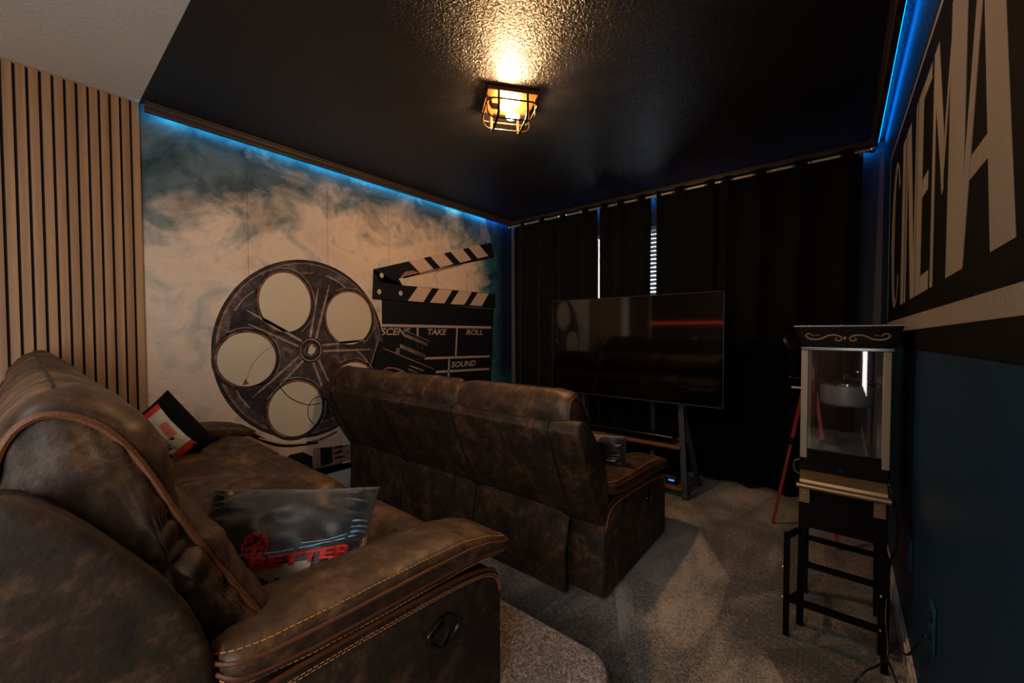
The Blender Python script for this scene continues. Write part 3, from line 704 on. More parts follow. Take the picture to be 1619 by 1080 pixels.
# ================================================================== SOFAS
BACK = [(.22, .44), (.222, .49), (.208, .55), (.180, .605), (.150, .66), (.125, .715), (.092, .76), (.050, .80), (.034, .845), (.034, .885), (.016, .945), (-.018, 1.0), (-.095, 1.050), (-.16, 1.042), (-.215, .97), (-.22, .90), (-.19, .83), (-.10, .70), (-.01, .57), (.08, .46), (.16, .42)]
PIPP = [(.165, .47), (.175, .51), (.165, .555), (.135, .61), (.105, .664), (.08, .705), (.06, .744), (.035, .79), (.01, .84), (-.01, .885), (-.043, .947), (-.083, .996), (-.133, 1.022), (-.172, 1.008), (-.195, .96), (-.195, .90), (-.17, .83), (-.09, .70), (0, .57), (.07, .48), (.125, .45)]
def make_sofa(loc, T, x0, x1, label, rb=0.0):
    so = thing('recliner_sofa', loc, label, 'sofa', 'brown leather recliner sofas')
    aw = .205
    V = lambda x, y, z: Vector(T(x, y, z))
    # base body
    mb = MB(); prof = [(0.0, .015), (0.0, .37), (.03, .40), (.28, .42), (.74, .30), (.79, .28), (.79, .03), (.78, .015)]
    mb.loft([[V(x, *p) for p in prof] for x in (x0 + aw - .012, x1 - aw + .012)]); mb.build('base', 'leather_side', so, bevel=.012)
    # back shell
    prof = crom([(-rb, .37, 0), (-.09 - rb, .52, 0), (-.235 - rb * .3, .835, 0), (-.243, .885, 0), (-.21, .925, 0), (-.155, .91, 0), (-.08, .83, 0), (.0, .72, 0), (.05, .60, 0), (.065, .48, 0), (.06, .37, 0), (.03, .355, 0)], 4)
    cy = sum(p.x for p in prof) / len(prof); cz = sum(p.y for p in prof) / len(prof)
    rings = []
    for x, s in ((x0 + .004, .72), (x0 + .004 , .86), (x0 + .010, .95), (x0 + .022, .985), (x0 + .04, 1), (x1 - .04, 1), (x1 - .022, .985), (x1 - .010, .95), (x1 - .004, .86), (x1 - .004, .72)):
        rings.append([V(x, cy + (p.x - cy) * (.75 + .25 * s if s > .9 else s), cz + (p.y - cz) * (.8 + .2 * s if s > .9 else s)) for p in prof])
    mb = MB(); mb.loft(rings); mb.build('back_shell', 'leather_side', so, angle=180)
    third = [x0 + .15, x0 + .85, x0 + 1.585, x1 - .17]
    # rear seams
    for i, x in enumerate(third):
        mb = MB(); mb.tube([V(x, -.19, .925), V(x, -.235, .908), V(x, -.2465, .87), V(x, -.239, .825), V(x, -.170, .68), V(x, -.097, .52), V(x, -.004, .375)], .0055, 6)
        mb.build('shell_seam', 'seam', so)
    # flaps
    for i in range(3):
        a, b = third[i] + .006, third[i + 1] - .006
        mb = MB(); NXX, NZZ = 24, 12; g1 = []; 
        rings = []
        for k in range(NXX + 1):
            x = lerp(a, b, k / NXX); e = min(k, NXX - k) / NXX
            ring = []
            for j in range(NZZ + 1):
                t = j / NZZ; z_ = .405 - .39 * t - .02 * (1 - min(1, e * 12)) * (1 if t == 0 else 0)
                yy = -.035 - .045 * math.sin(min(1, t * 1.3) * math.pi / 2) + .006 * noise.noise(Vector((x * 6, i * 3, z_ * 7)))
                if i == 2 and k > NXX - 4: yy -= .012 * math.sin((k - NXX + 4) / 4 * 1.6) * math.sin(t * 3.1)
                ring.append((x, yy, z_))
            ring2 = [(p[0], p[1] + .022, p[2] - (.008 if jj == 0 else 0)) for jj, p in enumerate(ring)][::-1]
            rings.append([V(*p) for p in ring + ring2])
        mb.loft(rings); mb.build('back_flap', 'leather_side', so, bevel=.006, angle=50)
    # backrest cushions
    for i, (a, b) in enumerate(((x0 + .10, x0 + .845), (x0 + .855, x0 + 1.58), (x0 + 1.59, x1 - .085))):
        prof = crom([(p[0], p[1], 0) for p in BACK], 5); pip = crom([(p[0], p[1], 0) for p in PIPP], 5); n = len(prof)
        cy = sum(p.x for p in pip) / n; cz = sum(p.y for p in pip) / n
        endr = .10; sts = []
        for k in range(11): sts.append((a + endr * (1 - math.cos(math.pi / 2 * k / 10)), math.sin(math.pi / 2 * k / 10), 1))
        nm = 24
        for k in range(1, nm): sts.append((lerp(a + endr, b - endr, k / nm), 1, 1))
        sts += [(b - (x - a), m_, 1) for x, m_, s in sts[:11][::-1]]
        capL = [(a - .032 * math.sin(math.pi / 2 * q), 0, 1 - q * .97) for q in (1, .9, .8, .7, .6, .5, .4, .3, .2, .1, .04)]
        capR = [(b + (a - x), 0, s) for x, m_, s in capL[::-1]]
        rings = []
        for x, m_, s in capL + sts + capR:
            ring = []
            for p, pp in zip(prof, pip):
                by, bz = lerp(pp.x, p.x, m_), lerp(pp.y, p.y, m_)
                yy = cy + (by - cy) * s; zz = cz + (bz - cz) * s
                w1 = noise.noise(Vector((x * 5 + i * 9, yy * 13, zz * 13))) * .006
                e2 = max(0, 1 - min(abs(x - a), abs(b - x)) / .16)
                al, ac = yy * .45 - zz * .89, yy * .89 + zz * .45
                q = Vector((x * 8, ac * 6 + 2.5 * noise.noise(Vector((yy * 5, zz * 5, i))), al * 19))
                w2 = (abs(noise.noise(q + Vector((i, 3, 1)))) - .2) * .028 * (.2 + .8 * e2)
                near_pipe = abs(1 - s) * 8 if s < 1 else min(1, m_ * 3)
                w2 *= min(1, near_pipe + .15)
                dn = Vector((by - cy, bz - cz)); dn = dn.normalized() if dn.length > 1e-6 else Vector((0, 0))
                if s < 1:
                    w2 *= 1.5; xx = x + (w2 if x > b else -w2); ww = 0
                else:
                    xx = x; ww = w1 * min(1, m_ * 2) + w2
                ring.append(V(xx, yy + dn.x * ww, zz + dn.y * ww))
            rings.append(ring)
        mb = MB(); mb.loft(rings)
        cu = mb.build('backrest_cushion', 'leather', so, angle=180)
        for xe in (a, b):
            mb = MB(); path = [V(xe, p.x, p.y) for p in pip]
            mb.tube(path, .0062, 8, closed=True); mb.build('piping', 'piping', cu)
        mb = MB(); mb.tube([V(a + .004, -.133, 1.022)] + [V(lerp(a, b, k / 12), -.130, lerp(1.056, 1.056, .5)) for k in range(2, 11)] + [V(b - .004, -.133, 1.022)], .0022, 6); mb.build('seam', 'seam', cu)
    # seats
    for i, (a, b) in enumerate(((x0 + aw, x0 + .845), (x0 + .85, x0 + 1.575), (x0 + 1.58, x1 - aw))):
        top = [(.22, .43), (.30, .463), (.45, .472), (.58, .466), (.64, .449), (.70, .468), (.78, .467), (.835, .445), (.865, .40), (.865, .33), (.84, .29)]
        prof = crom([(p[0], p[1], 0) for p in top], 4, False); bot = [Vector((.60, .29, 0)), Vector((.30, .34, 0))]
        full = prof + bot; rings = []
        NX = 20
        for k in range(NX + 1):
            x = lerp(a, b, .5 - .5 * math.cos(math.pi * k / NX)); e = min(x - a, b - x)
            dz = -.035 * (1 - min(1, e / .05)) ** 2
            ring = []
            for p in full:
                w = noise.noise(Vector((x * 7, p.x * 9, p.y * 5 + i * 4))) * .006
                ring.append(V(x, p.x + (dz * .6 if p.x > .8 else 0), p.y + (dz + w + .008 * math.sin(math.pi * (x - a) / (b - a)) if p.y > .4 else 0)))
            rings.append(ring)
        mb = MB(); mb.loft(rings); st = mb.build('seat_cushion', 'leather', so, angle=60)
        mb = MB()
        dashes(mb, [V(x_, .70, .477 + .004 * math.sin(math.pi * (x_ - a) / (b - a))) for x_ in [lerp(a + .05, b - .05, k / 20) for k in range(21)]]); mb.build('stitching', 'stitch_dark', st); mb = MB()
        dashes(mb, [V(x_, .850, .437) for x_ in [lerp(a + .05, b - .05, k / 20) for k in range(21)]])
        mb.build('stitching', 'stitch_dark', st)
    # footrests
    for i, (a, b) in enumerate(((x0 + aw + .005, x0 + .842), (x0 + .853, x0 + 1.573), (x0 + 1.584, x1 - aw - .005))):
        mb = MB(); mb.loft([[V(x, *p) for p in ((.78, .05), (.78, .285), (.85, .285), (.862, .26), (.862, .07), (.85, .05))] for x in (a, b)])
        mb.build('footrest', 'leather_side', so, bevel=.012)
    # arms
    for side in (-1, 1):
        xo = x0 if side < 0 else x1; xi = xo - side * aw
        ol = crom([(.0, .36, 0), (.035, .430, 0), (.12, .462, 0), (.30, .458, 0), (.50, .445, 0), (.66, .432, 0), (.79, .412, 0), (.862, .380, 0), (.885, .32, 0)], 4, False)
        prof = [Vector((.885, .015, 0)), Vector((0, .015, 0))] + ol
        n = len(prof); cy, cz = .44, .2
        xs = [(xi, .985), (xi + side * .01, 1), (xo - side * .022, 1), (xo - side * .007, .992), (xo, .97)]
        mb = MB(); mb.loft([[V(x, cy + (p.x - cy) * s, cz + (p.y - cz) * s if p.y > .02 else p.y) for p in prof] for x, s in xs])
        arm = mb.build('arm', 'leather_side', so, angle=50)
        # pad
        top = [(.045, .588), (.15, .572), (.35, .565), (.55, .558), (.70, .548), (.80, .528), (.88, .498), (.93, .47)]
        bt = [(.045, .515), (.12, .487), (.25, .468), (.45, .455), (.65, .446), (.80, .436), (.88, .43), (.93, .44)]
        xc = (xo + xi) / 2 + side * .004; hw = .112
        def pad_pt(y, ph, s=1.0, grow=0.0, sz_=None):
            zt_, zb_ = pl(top, y), pl(bt, y); zc_ = (zt_ + zb_) / 2; hz = (zt_ - zb_) / 2
            c, sn = math.cos(ph), math.sin(ph); e = .62
            cx = math.copysign(abs(c) ** e, c); sz = math.copysign(abs(sn) ** e, sn)
            return V(xc + side * (hw * s + grow) * cx, y, zc_ + (hz * (s if sz_ is None else sz_) + grow) * sz)
        rings = []; NN = 40
        ys_ = [.045 + .895 * k / 34 for k in range(35)]
        for y in ys_:
            e = min(1, (y - .045) / .05, (.94 - y) / .055); s = math.sqrt(max(0, 1 - (1 - e) ** 2)) * .75 + .25 if e < 1 else 1
            wr = noise.noise(Vector((y * 9, xo, 3))) * .003
            rings.append([pad_pt(y, 2 * math.pi * k / NN, s, wr) for k in range(NN)])
        mb = MB(); mb.loft(rings); pad = mb.build('arm_pad', 'leather', arm, angle=180)
        yy = [.10 + .78 * k / 60 for k in range(61)]
        def loop(ph, g):   # outer edge, both ends turned round
            P = [pad_pt(y, ph, 1, g) for y in yy]
            y0, y1 = yy[0], yy[-1]
            def endc(yend, sg_, dep):
                o_ = []
                for w_ in [math.cos(math.pi * k / 24) for k in range(0, 25)]:
                    aw_ = abs(w_); q_ = max(0, (aw_ - .25) / .75); yv = yend + sg_ * dep * (1 - math.sqrt(max(0, 1 - q_ * q_)))
                    o_.append(pad_pt(yv, ph if w_ >= 0 else math.pi - ph, max(aw_, .02), g, max(aw_, .3)))
                return o_
            rear = endc(.045, 1, .05)[::-1]; frt = endc(.94, -1, .055)
            return rear + P + frt
        for ph in (40, -32): mb = MB(); dashes(mb, loop(math.radians(ph), .0008)); mb.build('stitching', 'stitch', pad)
        for ph in (12, -8): mb = MB(); mb.tube(loop(math.radians(ph), .0), .0042, 6); mb.build('piping', 'piping', pad)
        mb = MB()
        P = [V(xo + side * .0012, cy + (p.x - cy) * .965, cz + (p.y - cz) * .94) for p in ol]; dashes(mb, P); mb.build('stitching', 'stitch', arm); mb = MB()
        P2 = [V(xo + side * .0012, cy + (p.x - cy) * .98, cz + (p.y - cz) * .965) for p in ol]; dashes(mb, P2)
        mb.build('stitching', 'stitch', arm)
        mb = MB(); P = [V(xo - side * .012, cy + (p.x - cy) * .995, cz + (p.y - cz) * 1.0 + .001) for p in ol]; mb.tube(P, .0055, 6)
        mb.build('piping', 'piping', arm)
        if side > 0:
            hc = (.615, .325)
            mb = MB(); R_ = 20
            pts = []
            for k in range(28):
                a = 2 * math.pi * k / 28; rr = 1 + .08 * math.cos(4 * a)
                q = (math.cos(a) * .062 * rr, math.sin(a) * .042 * rr); ca, sa = math.cos(-.12), math.sin(-.12)
                pts.append((q[0] * ca - q[1] * sa, q[0] * sa + q[1] * ca))
            rings = [[V(xo + dx, hc[0] + p[0] * s, hc[1] + p[1] * s) for p in pts] for dx, s in ((-.01, 1), (.004, 1), (.008, .94), (.008, .86), (.001, .80), (.001, .01))]
            mb.loft(rings); hd = mb.build('recliner_handle', 'black_gloss', arm, angle=50)
            rings = [[V(xo + dx, hc[0] - .012 + p[0] * s * .45, hc[1] + p[1] * s * .75) for p in pts] for dx, s in ((.0, 1), (.007, 1), (.010, .8), (.010, .01))]
            mb = MB(); mb.loft(rings); mb.build('lever', 'black_gloss', arm, angle=50)
    return so
s1 = make_sofa((1.27, 2.2, 0), lambda x, y, z: (x, 1.79 + y, z), .045, 2.47, 'brown distressed leather recliner sofa in the front row, seen from behind, facing the television')
s2 = make_sofa((1.27, .5, PZ), lambda x, y, z: (x, .15 + .92 * y, PZ + z), .05, 2.52, 'brown distressed leather recliner sofa nearest the camera, standing on the carpeted platform', .17)

# ================================================================== PILLOWS
class Pillow:
    def __init__(s, c, R_, U_, w, h, t, seed=0, wr=.012):
        s.c = Vector(c); s.R = Vector(R_).normalized(); U_ = Vector(U_); s.U = (U_ - s.R * U_.dot(s.R)).normalized(); s.N = s.R.cross(s.U); s.w, s.h, s.t, s.seed, s.wr = w, h, t, seed, wr
    def p(s, a, b, side=1, lift=0):
        ea, eb = 1 - abs(a) ** 2.4, 1 - abs(b) ** 2.4
        d = s.t / 2 * (max(ea, 0) ** .5) * (max(eb, 0) ** .5)
        x = a * s.w / 2 * (1 - .07 * (1 - b * b) * abs(a) ** 3); y = b * s.h / 2 * (1 - .07 * (1 - a * a) * abs(b) ** 3)
        e = max(abs(a), abs(b)); k = math.sin(min(1, (1 - e) * 3) * math.pi)
        if abs(b) > abs(a): q = Vector((a * 14, b * 2.5, s.seed))
        else: q = Vector((a * 2.5, b * 14, s.seed + 5))
        wv = noise.noise(q) * s.wr * (.35 + k) * min(1, (1 - e) * 8) + noise.noise(Vector((a * 3, b * 3, s.seed + 9))) * s.wr * .8 * min(1, (1 - e) * 4)
        return s.c + s.R * x + s.U * y + s.N * (side * (d + wv + lift))
    def face(s, mb, side, n=44):
        vs = []; 
        for i in range(n + 1):
            for j in range(n + 1):
                a = math.sin(math.pi / 2 * (2 * i / n - 1)); b = math.sin(math.pi / 2 * (2 * j / n - 1)); vs.append(s.p(a, b, side))
        mb.add(vs, [(i * (n + 1) + j, (i + 1) * (n + 1) + j, (i + 1) * (n + 1) + j + 1, i * (n + 1) + j + 1) for i in range(n) for j in range(n)])
    def quad(s, mb, pts, lift=.0015, sub=8, side=1):
        (a0, b0), (a1, b1), (a2, b2), (a3, b3) = pts; vs = []
        for i in range(sub + 1):
            for j in range(sub + 1):
                u_, v_ = i / sub, j / sub
                a = lerp(lerp(a0, a1, u_), lerp(a3, a2, u_), v_); b = lerp(lerp(b0, b1, u_), lerp(b3, b2, u_), v_); vs.append(s.p(a, b, side, lift))
        m = sub + 1
        mb.add(vs, [(i * m + j, (i + 1) * m + j, (i + 1) * m + j + 1, i * m + j + 1) for i in range(sub) for j in range(sub)])
    def stroke(s, mb, pts, w, lift=.002, n=20):
        P = crom([(p[0], p[1], 0) for p in pts], 8, False)
        for i in range(len(P) - 1):
            t = (P[i + 1] - P[i]); t.normalize(); nn = Vector((-t.y, t.x, 0)) * w / 2
            s.quad(mb, [(P[i] + nn)[:2], (P[i + 1] + nn)[:2], (P[i + 1] - nn)[:2], (P[i] - nn)[:2]], lift, 1)
    def text(s, mb, tx, a0, a1, b0, b1, arc=0, bold=.04, lift=.0025, shear=0, lin=0):
        text_mesh(tx, lambda u_, v_: s.p(lerp(a0, a1, u_), lerp(b0, b1, v_) + arc * ((lerp(a0, a1, u_)) ** 2) + lin * lerp(a0, a1, u_), 1, lift), mb, bold=bold, maxlen=.12, shear=shear)
# near black satin pillow
t = thing('throw_pillow', (2.0, .55, PZ + .47), 'black satin pillow with red BETTER lettering and a red reel on the nearest sofa', 'pillow', 'black throw pillows')
P1 = Pillow((2.115, .475, .73), (.66, .75, -.05), (-.14, .06, .18), .485, .30, .22, 1, .022)
mb = MB(); P1.face(mb, 1); P1.face(mb, -1); mb.mi = [0] * (len(mb.f) // 2) + [1] * (len(mb.f) // 2)
mb.build('cushion', ['satin', 'pvelvet'], t, angle=70)
mb = MB()
mb.cur = 0; P1.stroke(mb, [(-.80, -.40), (-.3, -.38), (.1, -.34), (.45, -.24), (.9, -.02)], .022)
P1.stroke(mb, [(.30, -.22), (.55, -.14), (.9, .04)], .015)
mb.cur = 1; P1.text(mb, 'IS BETTER', -.46, .86, -.60, -.40, .14, .05, .005, 0, .13)
mb.cur = 2; P1.quad(mb, [(-.8, -.95), (.97, -.95), (.97, -.36), (-.8, -.74)], .0008, 16)
mb.cur = 3; P1.text(mb, 'MOVIES', -.2, .6, -.86, -.74, .08, .05)
mb.cur = 1
def icon(P_, mb, c, rr, asp):
    def E(c, r0, r1, n=28):
        for k in range(n):
            a, b = 2 * math.pi * k / n, 2 * math.pi * (k + 1) / n
            P_.quad(mb, [(c[0] + r0 * math.cos(a), c[1] + r0 * asp * math.sin(a)), (c[0] + r0 * math.cos(b), c[1] + r0 * asp * math.sin(b)), (c[0] + r1 * math.cos(b), c[1] + r1 * asp * math.sin(b)), (c[0] + r1 * math.cos(a), c[1] + r1 * asp * math.sin(a))], .003, 1)
    E(c, rr, rr * .84)
    for k in range(5):
        a = math.radians(90 + 72 * k); E((c[0] + rr * .54 * math.cos(a), c[1] + rr * .54 * asp * math.sin(a)), rr * .29, rr * .17, 16)
        a2 = a + math.radians(36); P_.stroke(mb, [(c[0] + rr * .1 * math.cos(a2), c[1] + rr * .1 * asp * math.sin(a2)), (c[0] + rr * .85 * math.cos(a2), c[1] + rr * .85 * asp * math.sin(a2))], rr * .22, .0028)
    E(c, rr * .14, 0.001, 12)
icon(P1, mb, (-.16, -.24), .14, 1.5)
mb.cur = 0
for k in range(3): P1.quad(mb, [(.80, -.02 + .10 * k), (.985, .04 + .10 * k), (.985, .075 + .10 * k), (.80, .005 + .10 * k)], .004, 4)
mb.cur = 2; P1.quad(mb, [(.90, -.9), (.995, -.9), (.995, .02), (.93, -.15)], .003, 8)
mb.build('printed_design', ['p_blue', 'p_red', 'p_cream', 'p_black'], t, smooth=True)
# ticket pillow
t = thing('throw_pillow', (.5, .5, PZ + .47), 'black pillow printed with a cream and red ADMIT ONE ticket', 'pillow', 'black throw pillows')
P2 = Pillow((.50, .49, .765), (.45, .40, -.66), (.40, .45, .55), .38, .34, .16, 4, .006)
mb = MB(); P2.face(mb, 1, 30); P2.face(mb, -1, 30); mb.build('cushion', 'pvelvet', t, angle=70)
mb = MB()
mb.cur = 0; P2.quad(mb, [(-.62, -.05), (.62, -.05), (.62, .66), (-.62, .66)], .0012, 14)
mb.cur = 1; P2.quad(mb, [(-.80, -.05), (-.60, -.05), (-.60, .66), (-.80, .66)], .0016, 8); P2.quad(mb, [(.60, -.05), (.80, -.05), (.80, .66), (.60, .66)], .0016, 8)
for k in range(12): P2.quad(mb, [(-.22 + .04 * k, .30), (-.195 + .04 * k, .30), (-.195 + .04 * k, .55), (-.22 + .04 * k, .55)], .002, 3)
mb.cur = 2; P2.quad(mb, [(-.6, .18), (.6, .18), (.6, .20), (-.6, .20)], .002, 12)
P2.text(mb, 'ADMIT ONE', .52, -.52, .16, .02, 0, .03, .0035)

vs = []
for k in range(24):
    a = 2 * math.pi * k / 24; b2 = 2 * math.pi * (k + 1) / 24
    P2.quad(mb, [(-.10 + .2 * math.cos(a), -.16 + .24 * math.sin(a)), (-.10 + .2 * math.cos(b2), -.16 + .24 * math.sin(b2)), (-.10, -.16), (-.10, -.16)], .0022, 2)
mb.build('printed_ticket', ['p_cream', 'p_red', 'p_black'], t)
# front sofa pillow
t = thing('throw_pillow', (2.2, 2.2, .47), 'black satin pillow with cream lettering on the front row sofa', 'pillow', 'black throw pillows')
P3 = Pillow((2.19, 2.17, .61), (.98, .12, .0), (-.05, -.30, .9), .46, .27, .13, 8, .024)
mb = MB(); P3.face(mb, 1, 30); P3.face(mb, -1, 30); mb.build('cushion', 'satin', t, angle=70)
mb = MB(); mb.cur = 0; P3.text(mb, 'A', .05, .40, -.10, .22, 0, .05, .005)
for k in range(3): P3.stroke(mb, [(.50, .20 - k * .12), (.86 - .06 * k, .20 - k * .12)], .045)
mb.cur = 1; P3.stroke(mb, [(-.8, -.20), (.2, -.24), (.82, -.16), (.74, -.6)], .035)
mb.build('printed_design', ['p_cream', 'p_red'], t)

# ================================================================== CURTAINS
YC, ZR = 3.935, 2.648
CH = [(.10, .262), (.345, .541), (.648, .835), (.939, 1.122), (1.227, 1.345), (1.452, 1.531), (1.626, 1.752), (1.844, 1.932), (1.993, 2.104), (2.226, 2.389), (2.478, 2.522), (2.606, 2.765), (2.873, 3.036), (3.146, 3.327), (3.425, 3.515)]
knots = sorted([k for c in CH for k in c])
def fold(x):
    for i, (a, b) in enumerate(zip(knots, knots[1:])):
        if a <= x <= b: return (1 if i % 2 == 0 else -1) * math.sin(math.pi * (x - a) / (b - a))
    return 0
def curtain(xa, xb, label, lean=0, seed=0, topx=None):
    t = thing('curtain', ((xa + xb) / 2, YC, 0), label, 'curtain', 'black curtain panels on the rod')
    nx, nz = int((xb - xa) / .012), 46; vs = []
    for j in range(nz + 1):
        z_ = lerp(2.684, .012, (j / nz) ** .9); d = (2.684 - z_) / 2.67
        for i in range(nx + 1):
            x = lerp(xa, xb, i / nx); fo = fold(x)
            amp = .026 + .012 * d
            y = YC + fo * amp + .014 * d * noise.noise(Vector((x * 5 + seed, 1, z_ * .5))) + .004 * noise.noise(Vector((x * 22, seed, z_ * 1.2))) * d
            if z_ < .12: y += -.03 * ((.12 - z_) / .12) * (1 + noise.noise(Vector((x * 8, 3, seed))))
            xx = x + lean * d + .012 * d * noise.noise(Vector((x * 3, seed, z_ * .8)))
            vs.append((xx, min(y, 3.985), z_))
    m = nx + 1
    mb = MB(); mb.add(vs, [(j * m + i, j * m + i + 1, (j + 1) * m + i + 1, (j + 1) * m + i) for j in range(nz) for i in range(nx)])
    mb.build('fabric', 'velvet', t, angle=180, solid=.003)
    for k in knots:
        if xa + .02 < k < xb - .02:
            mb = MB(); mb.tube([(k + .004 * math.sin(a), YC + .0235 * math.cos(a), ZR + .0235 * math.sin(a)) for a in [2 * math.pi * q / 20 for q in range(20)]], .0045, 6, closed=True)
            mb.build('grommet', 'chrome', t)
    return t
curtain(.15, 1.30, 'black velvet curtain panel leftmost, beside the mural', 0, 1)
curtain(1.337, 1.885, 'narrow black velvet curtain panel between the two bright slits, above the television', 0, 2)
curtain(1.955, 2.495, 'black velvet curtain panel just right of the slit showing the blind', 0, 3)
curtain(2.498, 3.46, 'wide black velvet curtain panel at the right, behind the popcorn machine', -.05, 4)
rd = thing('curtain_rod', (1.8, YC, ZR), 'long metal curtain rod below the ceiling, reflecting blue light', 'curtain rod')
mb = MB(); mb.tube([(.115, YC, ZR), (3.47, YC, ZR)], .0125, 12); mb.build('rod', 'nickel', rd)
for xx, s in ((.115, -1), (3.47, 1)):
    mb = MB(); mb.lathe((xx, YC, ZR), [(.0125, 0), (.018, s * .006), (.018, s * .012), (.012, s * .016), (.024, s * .03), (.027, s * .042), (.022, s * .055), (.002, s * .06)], 16, 'x'); mb.build('finial', 'chrome', rd)
for xx in (.13, 1.925, 3.445):
    mb = MB(); mb.box(xx - .006, xx + .006, YC + .008, L - .001, ZR - .03, ZR - .012); mb.box(xx - .012, xx + .012, L - .006, L - .001, ZR - .06, ZR + .01); mb.build('bracket', 'chrome', rd)

# ================================================================== TELEVISION + STAND
TY = 3.33
tv = thing('television', (1.905, TY + .03, .745), 'large flat black television on a stand in front of the black curtains', 'television')
mb = MB(); mb.box(1.135, 2.675, TY + .006, TY + .045, .748, 1.635); mb.build('housing', 'tv_frame', tv, bevel=.004)
mb = MB(); mb.box(1.141, 2.669, TY, TY + .0065, .760, 1.629); mb.build('screen', 'tv', tv, smooth=False)
mb = MB(); mb.cur = 0; mb.box(1.138, 2.672, TY + .0015, TY + .006, .746, .752).box(1.135, 1.1385, TY + .0015, TY + .006, .748, 1.634).box(2.6715, 2.675, TY + .0015, TY + .006, .748, 1.634).box(1.138, 2.672, TY + .0015, TY + .006, 1.631, 1.634)
mb.build('bezel', 'stand', tv, smooth=False)
mb = MB(); 
for k in range(7): mb.box(1.868 + k * .0105, 1.876 + k * .0105, TY - .001, TY + .002, .7475, .7535)
mb.build('badge', 'bolt', tv, smooth=False)
ts = thing('tv_stand', (1.9, TY + .1, 0), 'dark splayed-leg television stand with walnut shelves under the screen', 'tv stand')
for sx in (-1, 1):
    xm = 1.905
    for yy0, yy1 in ((TY + .06, TY - .04), (TY + .12, TY + .34)):
        mb = MB(); P = [(xm + sx * .45, yy0, .80), (xm + sx * .45, yy0, .66), (xm + sx * .515, yy1, 0.0)]
        mb.bar(P[0], P[1], .045, .03, (0, 1, 0)); mb.bar(P[1], P[2], .045, .03, (0, 1, 0)); mb.build('leg', 'stand', ts, bevel=.004)
mb = MB(); mb.box(1.45, 2.36, TY + .045, TY + .10, .78, 1.1); mb.build('mounting_bracket', 'black_metal', ts, bevel=.003)
mb = MB(); mb.box(1.43, 2.37, TY - .03, TY + .30, .385, .410); mb.build('shelf', 'shelf_wood', ts, bevel=.003)
mb = MB(); mb.box(1.41, 2.40, TY - .03, TY + .32, .055, .075); mb.build('shelf', 'shelf_wood', ts, bevel=.003)
mb = MB(); mb.box(1.47, 2.31, TY + .0, TY + .12, .411, .475)
sb = mb.build('soundbar', 'black_gloss', bevel=.012); tag(sb, 'long black soundbar on the walnut shelf below the television', 'soundbar')
gc = thing('media_box', (2.2, TY + .12, .076), 'black media box with a blue indicator on the lower stand shelf', 'media box')
mb = MB(); mb.box(2.03, 2.33, TY + .02, TY + .25, .0765, .14); mb.build('case', 'black_gloss', gc, bevel=.005)
mb = MB(); mb.box(2.27, 2.315, TY + .017, TY + .02, .105, .118); mb.build('indicator', 'blue_dot', gc, smooth=False)

# ================================================================== POPCORN MACHINE
pm = thing('popcorn_machine', (3.37, 2.37, 0), 'black and brass popcorn machine on a legged cart beside the blue wall', 'popcorn machine')
X0, X1, Y0, Y1 = 3.215, 3.515, 2.20, 2.53
def canopy(mb):
    mb.loft([[Vector(p) for p in ((X0 + .005, Y0, 1.265), (X1 + .003, Y0, 1.265), (X1 + .003, Y1, 1.265), (X0 + .005, Y1, 1.265))],
             [Vector(p) for p in ((X0 - .022, Y0 - .03, 1.352), (X1 + .030, Y0 - .03, 1.352), (X1 + .030, Y1 + .02, 1.352), (X0 - .022, Y1 + .02, 1.352))]])
mb = MB(); canopy(mb); cn = mb.build('canopy', 'black_gloss', pm, smooth=False, bevel=.002)
mb = MB(); mb.box(X0 - .024, X1 + .032, Y0 - .032, Y1 + .022, 1.3525, 1.358); mb.build('top_lid', 'gun', pm, bevel=.001)
mb = MB()
for xx in (X0 + .01, X0 + .03, X0 + .14, X1 - .03, X1 + .01): mb.lathe((xx, Y0 - .02, 1.358), [(.003, 0), (.003, .003), (.001, .004)], 8)
mb.build('lid_screws', 'bolt', pm)
# scroll print on the sloping canopy face
def CF(a, b, lift=.0015):
    zz = 1.265 + b * .087; fy = Y0 - .03 * b - lift
    xl = lerp(X0 + .005, X0 - .022, b); xr = lerp(X1 + .003, X1 + .030, b); return Vector((lerp(xl, xr, a), fy, zz))
mb = MB()
for mir in (1, -1):
    pts = [(.165, .52), (.155, .62), (.12, .66), (.09, .58), (.10, .46), (.16, .38), (.24, .42), (.33, .58), (.40, .60), (.455, .50), (.455, .36), (.42, .32), (.39, .40), (.415, .47)]
    P = crom([(.5 + mir * (.5 - x), y, 0) for x, y in [(a, b) for a, b in pts]], 5, False)
    n = len(P); 
    for i in range(n - 1):
        t_ = (P[i + 1] - P[i]); nn = Vector((-t_.y * .28, t_.x * 3.6, 0)); nn = nn.normalized() if nn.length > 0 else nn
        w = .0016 + .002 * math.sin(math.pi * i / n)
        A_, B_ = CF(P[i].x, P[i].y), CF(P[i + 1].x, P[i + 1].y); d = (B_ - A_).normalized(); q = d.cross(Vector((0, -1, .2))).normalized() * w
        mb.add([A_ + q, B_ + q, B_ - q, A_ - q], [(0, 1, 2, 3)])
    for k in range(3): 
        c = CF(.5 + mir * (.5 - (.19 + k * .018)), .58); mb.add([c + Vector((.0025 * math.cos(a), 0, .0025 * math.sin(a))) for a in [math.pi / 3 * j for j in range(6)]], [range(6)])
c = CF(.49, .45); mb.add([c + Vector(v) for v in ((.007, 0, 0), (0, -.003, .010), (-.007, 0, 0), (0, .003, -.010))], [(0, 1, 2, 3)])
mb.build('scroll_print', 'p_gold', cn, smooth=False)
mb = MB(); mb.box(X0 + .002, X1 + .006, Y0 - .005, Y1, 1.250, 1.264); mb.build('silver_band', 'steel', pm, bevel=.002)
